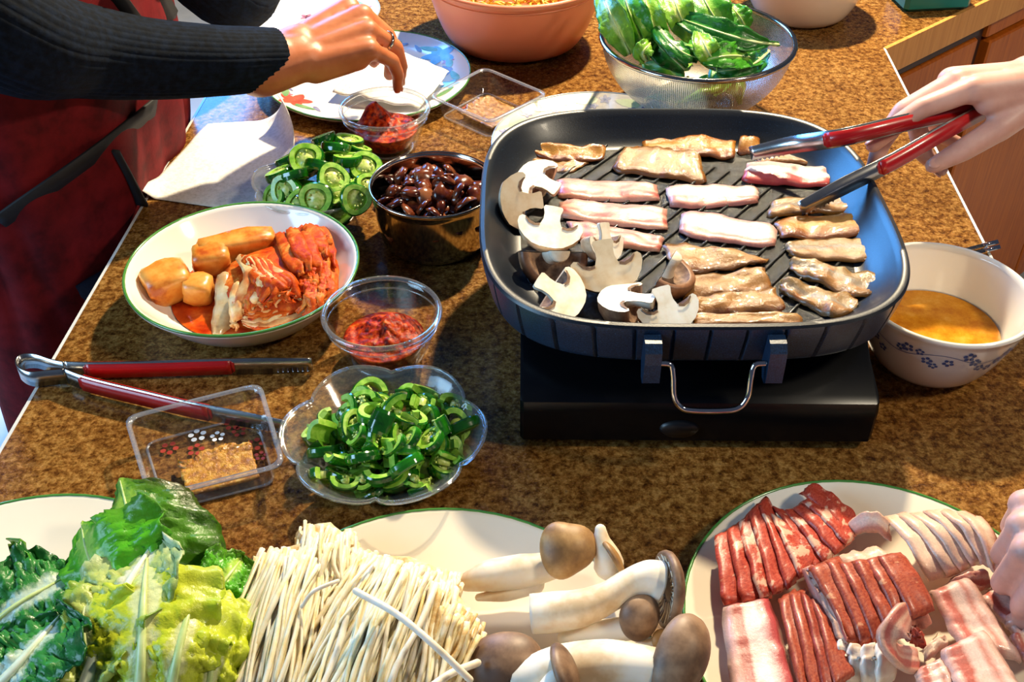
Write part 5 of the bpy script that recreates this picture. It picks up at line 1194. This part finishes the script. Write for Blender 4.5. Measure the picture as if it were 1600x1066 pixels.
def hand(Wp, X, Z, scale=1.0, curl=None, spread=None, thumb=None):
    """right hand: X to the fingers, Z out of the back of the hand, thumb on the +Y side. Returns limbs, finger joints and the frame"""
    X = Vector(X).normalized(); Z = Vector(Z); Y = Z.cross(X).normalized(); Z = X.cross(Y); k = scale
    L = lambda x, y, z: Wp+X*(x*k)+Y*(y*k)+Z*(z*k)
    mcp = [(.088, .030, .004), (.093, .009, .007), (.088, -.012, .005), (.078, -.031, 0)]; seg = [(.044, .027, .022), (.049, .031, .023), (.045, .029, .023), (.035, .022, .020)]
    rad = [(.0105, .0092, .0082, .0066), (.0108, .0095, .0084, .0068), (.0102, .0090, .0080, .0064), (.0092, .0080, .0070, .0056)]
    curl = curl or [(25, 35, 20)]*4; spread = spread or (6, 1, -4, -9); caps = []; joints = []
    for (x, y, z), c in zip(mcp, [.6, .6, .6, .6]):
        caps.append((L(.0, y*.45, -.002), L(x, y, z-.005), .0165*k, .0125*k))
        caps.append((L(.02, y*.7, -.010), L(x*.85, y, -.012), .0135*k, .0110*k))
    for i in range(4):
        p = L(*mcp[i])-Z*(.004*k); a = 0; J = [p]; sp = R(spread[i]); f = (X*math.cos(sp)+Y*math.sin(sp))
        for j in range(3):
            a += R(curl[i][j]); d = f*math.cos(a)-Z*math.sin(a); e = p+d*(seg[i][j]*k); caps.append((p, e, rad[i][j]*k, rad[i][j+1]*k)); p = e; J.append(p)
        joints.append((J, d, f*math.sin(a)+Z*math.cos(a)))
    tb, td, tc = thumb or ((.022, .024, -.010), (.62, .72, -.30), (.20, .15)); p = L(*tb); d = (X*td[0]+Y*td[1]+Z*td[2]).normalized(); J = [p]
    nrm = Z
    for j, (ln, r0, r1) in enumerate(((.044, .0150, .0118), (.033, .0112, .0098), (.027, .0098, .0070))):
        e = p+d*(ln*k); caps.append((p, e, r0*k, r1*k)); p = e; J.append(p)
        if j < 2: d = (d+X*tc[j]*1.4-Y*tc[j]*.9-Z*tc[j]*.3).normalized()
    joints.append((J, d, (Z*.5+Y*.6).normalized()))
    caps.append((L(-.03, 0, -.002), L(.012, 0, -.003), .0255*k, .0250*k)); caps.append((L(-.03, .008, 0), L(.02, .012, -.002), .022*k, .022*k)); caps.append((L(-.03, -.008, 0), L(.02, -.012, -.002), .022*k, .020*k))
    return caps, joints, (X, Y, Z)
def nails(parent, joints, origin=Vector(), k=1.0):
    for i, (J, d, up) in enumerate(joints):
        up = (up-d*up.dot(d)).normalized(); s = d.cross(up); c = J[-1]-d*(.001*k)+up*(.0052*k); q = MB(); blob(q, (0, 0, 0), (.0062*k, .0048*k, .0014*k), Matrix((d, s, up)).transposed(), 2); o = q.build('fingernail', NAIL, parent); o.location = c-origin

# ---- the person in the burgundy apron on the left
NAVY = mat('navy_knit', ['060b14', '0a1320', '0f1a2c'], 120, .85, spec=.12, bmp=.3, bscale=500); MAROON = mat('burgundy_cloth', ['4a0a0e', '620f14', '701419'], 30, .7, spec=.15, bmp=.2, bscale=300); STRAP = mat('black_strap', ['07070a', '0e0e12'], 60, .7); DENIM = mat('dark_trousers', ['0a1022', '141c34'], 200, .8, bmp=.2)
per = thing('person', 'person in burgundy apron and ribbed navy sweater reaching over the floral plate', 'person', (-.57, 1.14, 0)); PO = Vector(per.location)
W1 = P(446, 92, .130); M1 = P(566, 38, .150); X1 = (M1-W1).normalized(); Z1 = Vector((.05, -.30, 1))
caps, J1, fr1 = hand(W1, X1, Z1, 1.12, curl=[(62, 26, 16), (60, 30, 16), (54, 30, 18), (50, 30, 20)], spread=(2, 0, -2, -5), thumb=((.022, .024, -.012), (.70, .30, -.75), (.25, .1)))
elb = P(8, 58, .25); sh_r = Vector((-.60, .95, T+.47)); sh_l = Vector((-.60, 1.33, T+.47)); elb_l = P(362, -4, .12); W1l = P(440, -150, .12)
body = list(caps)
AP = [W1, P(340, 95, .148), P(230, 92, .168), P(120, 78, .198), P(8, 50, .250), elb*.6+sh_r*.4+Vector((-.03, -.01, 0)), sh_r]; AR = [.027, .028, .031, .034, .038, .044, .050]
body += [(AP[k], AP[k+1], AR[k], AR[k+1]) for k in range(6)]+[(sh_l, elb_l, .046, .038), (elb_l, W1l, .036, .026)]
capsl, J1l, _ = hand(W1l, (.6, .75, -.15), (.1, 0, 1), 1.0); body += [(a, b_, ra, rb) for a, b_, ra, rb in capsl]
cx = -.548
body += [((cx-.03, 1.14-.10, T+.36), (cx-.03, 1.14+.10, T+.36), .105, .105), ((cx, 1.14-.06, T+.10), (cx, 1.14+.06, T+.10), .100, .100), ((cx, 1.14-.08, T-.06), (cx, 1.14+.08, T-.06), .105, .105), ((cx, 1.14-.07, T+.30), (cx, 1.14-.07, T+.0), .10, .10), ((cx, 1.14+.07, T+.30), (cx, 1.14+.07, T+.0), .10, .10)]
body += [((cx-.03, 1.14, T+.45), (cx+.0, 1.14, T+.58), .055, .052), ((cx+.01, 1.14, T+.66), (cx+.0, 1.14, T+.72), .078, .086), ((cx+.03, 1.14, T+.62), (cx+.03, 1.14, T+.64), .058, .060), ((cx+.085, 1.14, T+.66), (cx+.10, 1.14, T+.65), .014, .012)]
for s in (-1, 1): body += [((cx, 1.14+s*.085, T-.08), (cx+.01, 1.14+s*.09, .48), .085, .056), ((cx+.01, 1.14+s*.09, .48), (cx-.02, 1.14+s*.09, .09), .054, .040), ((cx-.02, 1.14+s*.09, .05), (cx+.12, 1.14+s*.10, .035), .042, .032)]
bo = body_mesh('body', body, SKIN1, per, .0030, 5, PO); nails(per, J1[:4], PO)
J, d, up = J1[2]; q = MB(); rx = 20; a, b_ = J[0], J[1]; dd = (b_-a).normalized(); c = a*.35+b_*.65; x, y = frame_of(dd)
tube(q, [c-PO+(x*math.cos(2*PI*k/rx)+y*math.sin(2*PI*k/rx))*.0112 for k in range(rx+1)], .0016, 8, cap=False, flat=1.6); blob(q, c-PO+Vector((0, -.45, .9)).normalized()*.0118, (.0040, .0040, .0030), None, 1); q.build('ring', STEEL, per)
ribs = lambda a, u: 1+.016*math.cos(40*a)+.010*noise.noise(Vector((math.cos(a)*2, math.sin(a)*2, u*9)))
def sleeve(name, pts, rads, parent=per, m=NAVY):
    sp = spline([p-PO for p in pts], 8); q = MB(); tube(q, sp, lerpl(rads, len(sp)), 120, rib=ribs); return q.build(name, m, parent)
sleeve('sweater_sleeve', [P(432, 92, .130), P(400, 93, .136), P(340, 95, .148), P(230, 92, .168), P(120, 78, .198), P(8, 50, .250), elb*.6+sh_r*.4+Vector((-.03, -.01, 0)), sh_r], [.0335, .035, .037, .0415, .047, .054, .062, .070])
sleeve('sweater_sleeve', [W1l*.96+elb_l*.04, W1l*.6+elb_l*.4, elb_l, elb_l*.5+sh_l*.5, sh_l], [.036, .039, .042, .052, .068])
def torso(z, th, off=0):
    """front of the trunk as an upright ellipse, th = 0 towards the table"""
    k = (z-T); a = .120+.012*math.sin(k*4)+off; b_ = .215+off; return Vector((cx+a*math.cos(th), 1.17+b_*math.sin(th), z))
q = MB(); vs = []; fs = []; n = 48; lv = 26
for j in range(lv+1):
    z = T-.14+.62*j/lv
    for i in range(n):
        kk = 1 if j < lv-3 else 1-.2*(j-lv+3); p = torso(z, 2*PI*i/n, -.006); p = Vector((cx+(p.x-cx)*kk, 1.14+(p.y-1.14)*kk, z)); vs.append(p-PO)
for j in range(lv):
    for i in range(n): fs.append((j*n+i, j*n+(i+1) % n, (j+1)*n+(i+1) % n, (j+1)*n+i))
q.add(vs, fs); q.build('sweater_body', NAVY, per)
def apron(u, v):
    z = T-.46+.84*u; th = (v-.5)*2*2.0
    fold = .010*noise.noise(Vector((v*11, u*2.5, 2)))+.007*math.sin(v*40+4*u)*max(0, 1-abs(u-.55)*3)
    kp = math.exp(-((u-.50)**2)/.006)                               # pulled in at the waist by the ties
    return torso(z, th, .020+abs(fold)-.010*kp+.03*max(0, .45-u))-PO
q = MB(); sheet(q, apron, 60, 80, .0015); q.build('apron', MAROON, per)
def tie(pts, w):
    """black band lying on the apron; pts are (height above the counter, angle round the trunk)"""
    sp = spline([torso(T+z, th, .027)-PO for z, th in pts], 8); q = MB(); ribbon(q, sp, Vector((.25, -.35, .9)), w, .003); q.build('apron_tie', STRAP, per)
def on_trunk(px, py):
    """height and angle where the sight line meets the trunk (used to lay the ties)"""
    d = ray(px, py); best = None
    for k in range(400):
        p = CAM+d*(.6+k*.004); e = ((p.x-cx)/.145)**2+((p.y-1.17)/.24)**2
        if e < 1: return (p.z-T, math.atan2((p.y-1.17)/.24, (p.x-cx)/.145))
    return (0, -.6)
for pts_, w in ((((-0, 345), (80, 285), (160, 225), (235, 165)), .026), (((165, 232), (185, 265), (215, 318)), .020), (((262, 30), (240, 0), (220, -40)), .022), (((150, -20), (180, 20), (200, 45)), .022)):
    tie([on_trunk(*p) for p in pts_], w)
q = MB()
for s in (-1, 1): tube(q, [Vector((cx, 1.14+s*.085, T-.06))-PO, Vector((cx+.012, 1.14+s*.09, T-.25))-PO, Vector((cx+.01, 1.14+s*.09, .45))-PO, Vector((cx-.02, 1.14+s*.09, .09))-PO], [.108, .094, .070, .062], 28)
q.build('trousers', DENIM, per); SHOE = mat('black_shoe', ['101010'], 10, .4); HAIR = mat('dark_hair', ['120c0a', '1c1410'], 80, .5)
for s in (-1, 1): q = MB(); capsule(q, Vector((cx-.04, 1.14+s*.095, .042))-PO, Vector((cx+.14, 1.14+s*.105, .036))-PO, .048, .040); q.build('shoe', SHOE, per)
q = MB(); blob(q, Vector((cx-.022, 1.14, T+.705))-PO, (.100, .098, .105), None, 3, .05, 3); q.build('hair', HAIR, per)

# ---- the hand that turns the pork with the tongs (right side)
HG = P(1572, 158, .168); t1 = P(1250, 326, .117); t2 = P(1172, 240, .126)
mid1 = P(1400, 250, .150); mid2 = P(1320, 214, .166)
wv = Vector((0, .35, .95)); dv = (t1*.5+t2*.5-HG).normalized()
side = dv.cross(wv).normalized()
tongs('steel tongs with red grips held over the griddle by the fair hand', [[HG+dv*.012, P(1480, 204, .164), mid1, P(1320, 290, .134), t1], [HG+dv*.012+side*-.002, P(1440, 186, .172), mid2, P(1240, 226, .142), t2]], wv, .017,
      spline([HG+dv*.012-Vector((0, .006, 0)), HG-dv*.004-Vector((0, .011, 0)), HG-dv*.016, HG-dv*.004+Vector((0, .011, 0)), HG+dv*.012+Vector((0, .006, 0))], 6), HG, red=(.06, .58))
ph = thing('person', 'fair hand and forearm reaching in from the right, holding the tongs', 'person', P(1660, 140, .24)); PO2 = Vector(ph.location)
W2 = P(1655, 118, .190); X2 = (P(1390, 138, .182)-W2).normalized(); Z2 = Vector((-.06, .30, 1))
caps, J2, _ = hand(W2, X2, Z2, 1.14, curl=[(16, 14, 10), (26, 30, 20), (52, 55, 30), (62, 62, 30)], spread=(3, 1, -2, -4), thumb=((.030, .022, -.014), (.84, .30, -.46), (.15, .10)))
e2 = Vector((.80, .93, T+.26)); s2 = Vector((.98, 1.02, T+.50))
caps += [(W2, W2*.5+e2*.5, .027, .036), (W2*.5+e2*.5, e2, .036, .043), (e2, s2, .043, .052)]
body_mesh('forearm_and_hand', caps, SKIN2, ph, .0024, 6, PO2); nails(ph, J2, PO2, 1.14)
q = MB(); tube(q, [e2*.5+s2*.5-PO2, s2-PO2, s2+(s2-e2)*.15-PO2], [.060, .066, .066], 32); q.build('short_sleeve', mat('grey_cotton', ['8a8e94', '9a9ea4'], 60, .8), ph)

# ---- fingers of another hand at the right edge
p3 = thing('person', 'pale hand just entering the photo at the right edge above the pork plate', 'person', P(1740, 830, .10)); PO3 = Vector(p3.location)
W3 = P(1800, 800, .110); X3 = (P(1678, 828, .095)-W3).normalized(); Z3 = Vector((-.25, -.2, 1))
caps, J3, _ = hand(W3, X3, Z3, .92, curl=[(70, 66, 30), (72, 70, 30), (74, 70, 30), (76, 70, 30)], thumb=((.022, .024, -.010), (.75, .35, -.5), (.4, .3)))
e3 = W3+Vector((.19, -.10, .06)); caps += [(W3, e3, .026, .040)]
body_mesh('forearm_and_hand', caps, SKIN2, p3, .0026, 6, PO3); nails(p3, J3, PO3, .92)
q = MB(); tube(q, [W3*.6+e3*.4-PO3, e3-PO3, e3+(e3-W3)*.3-PO3], [.042, .052, .056], 32); q.build('sleeve', bpy.data.materials['grey_cotton'], p3)
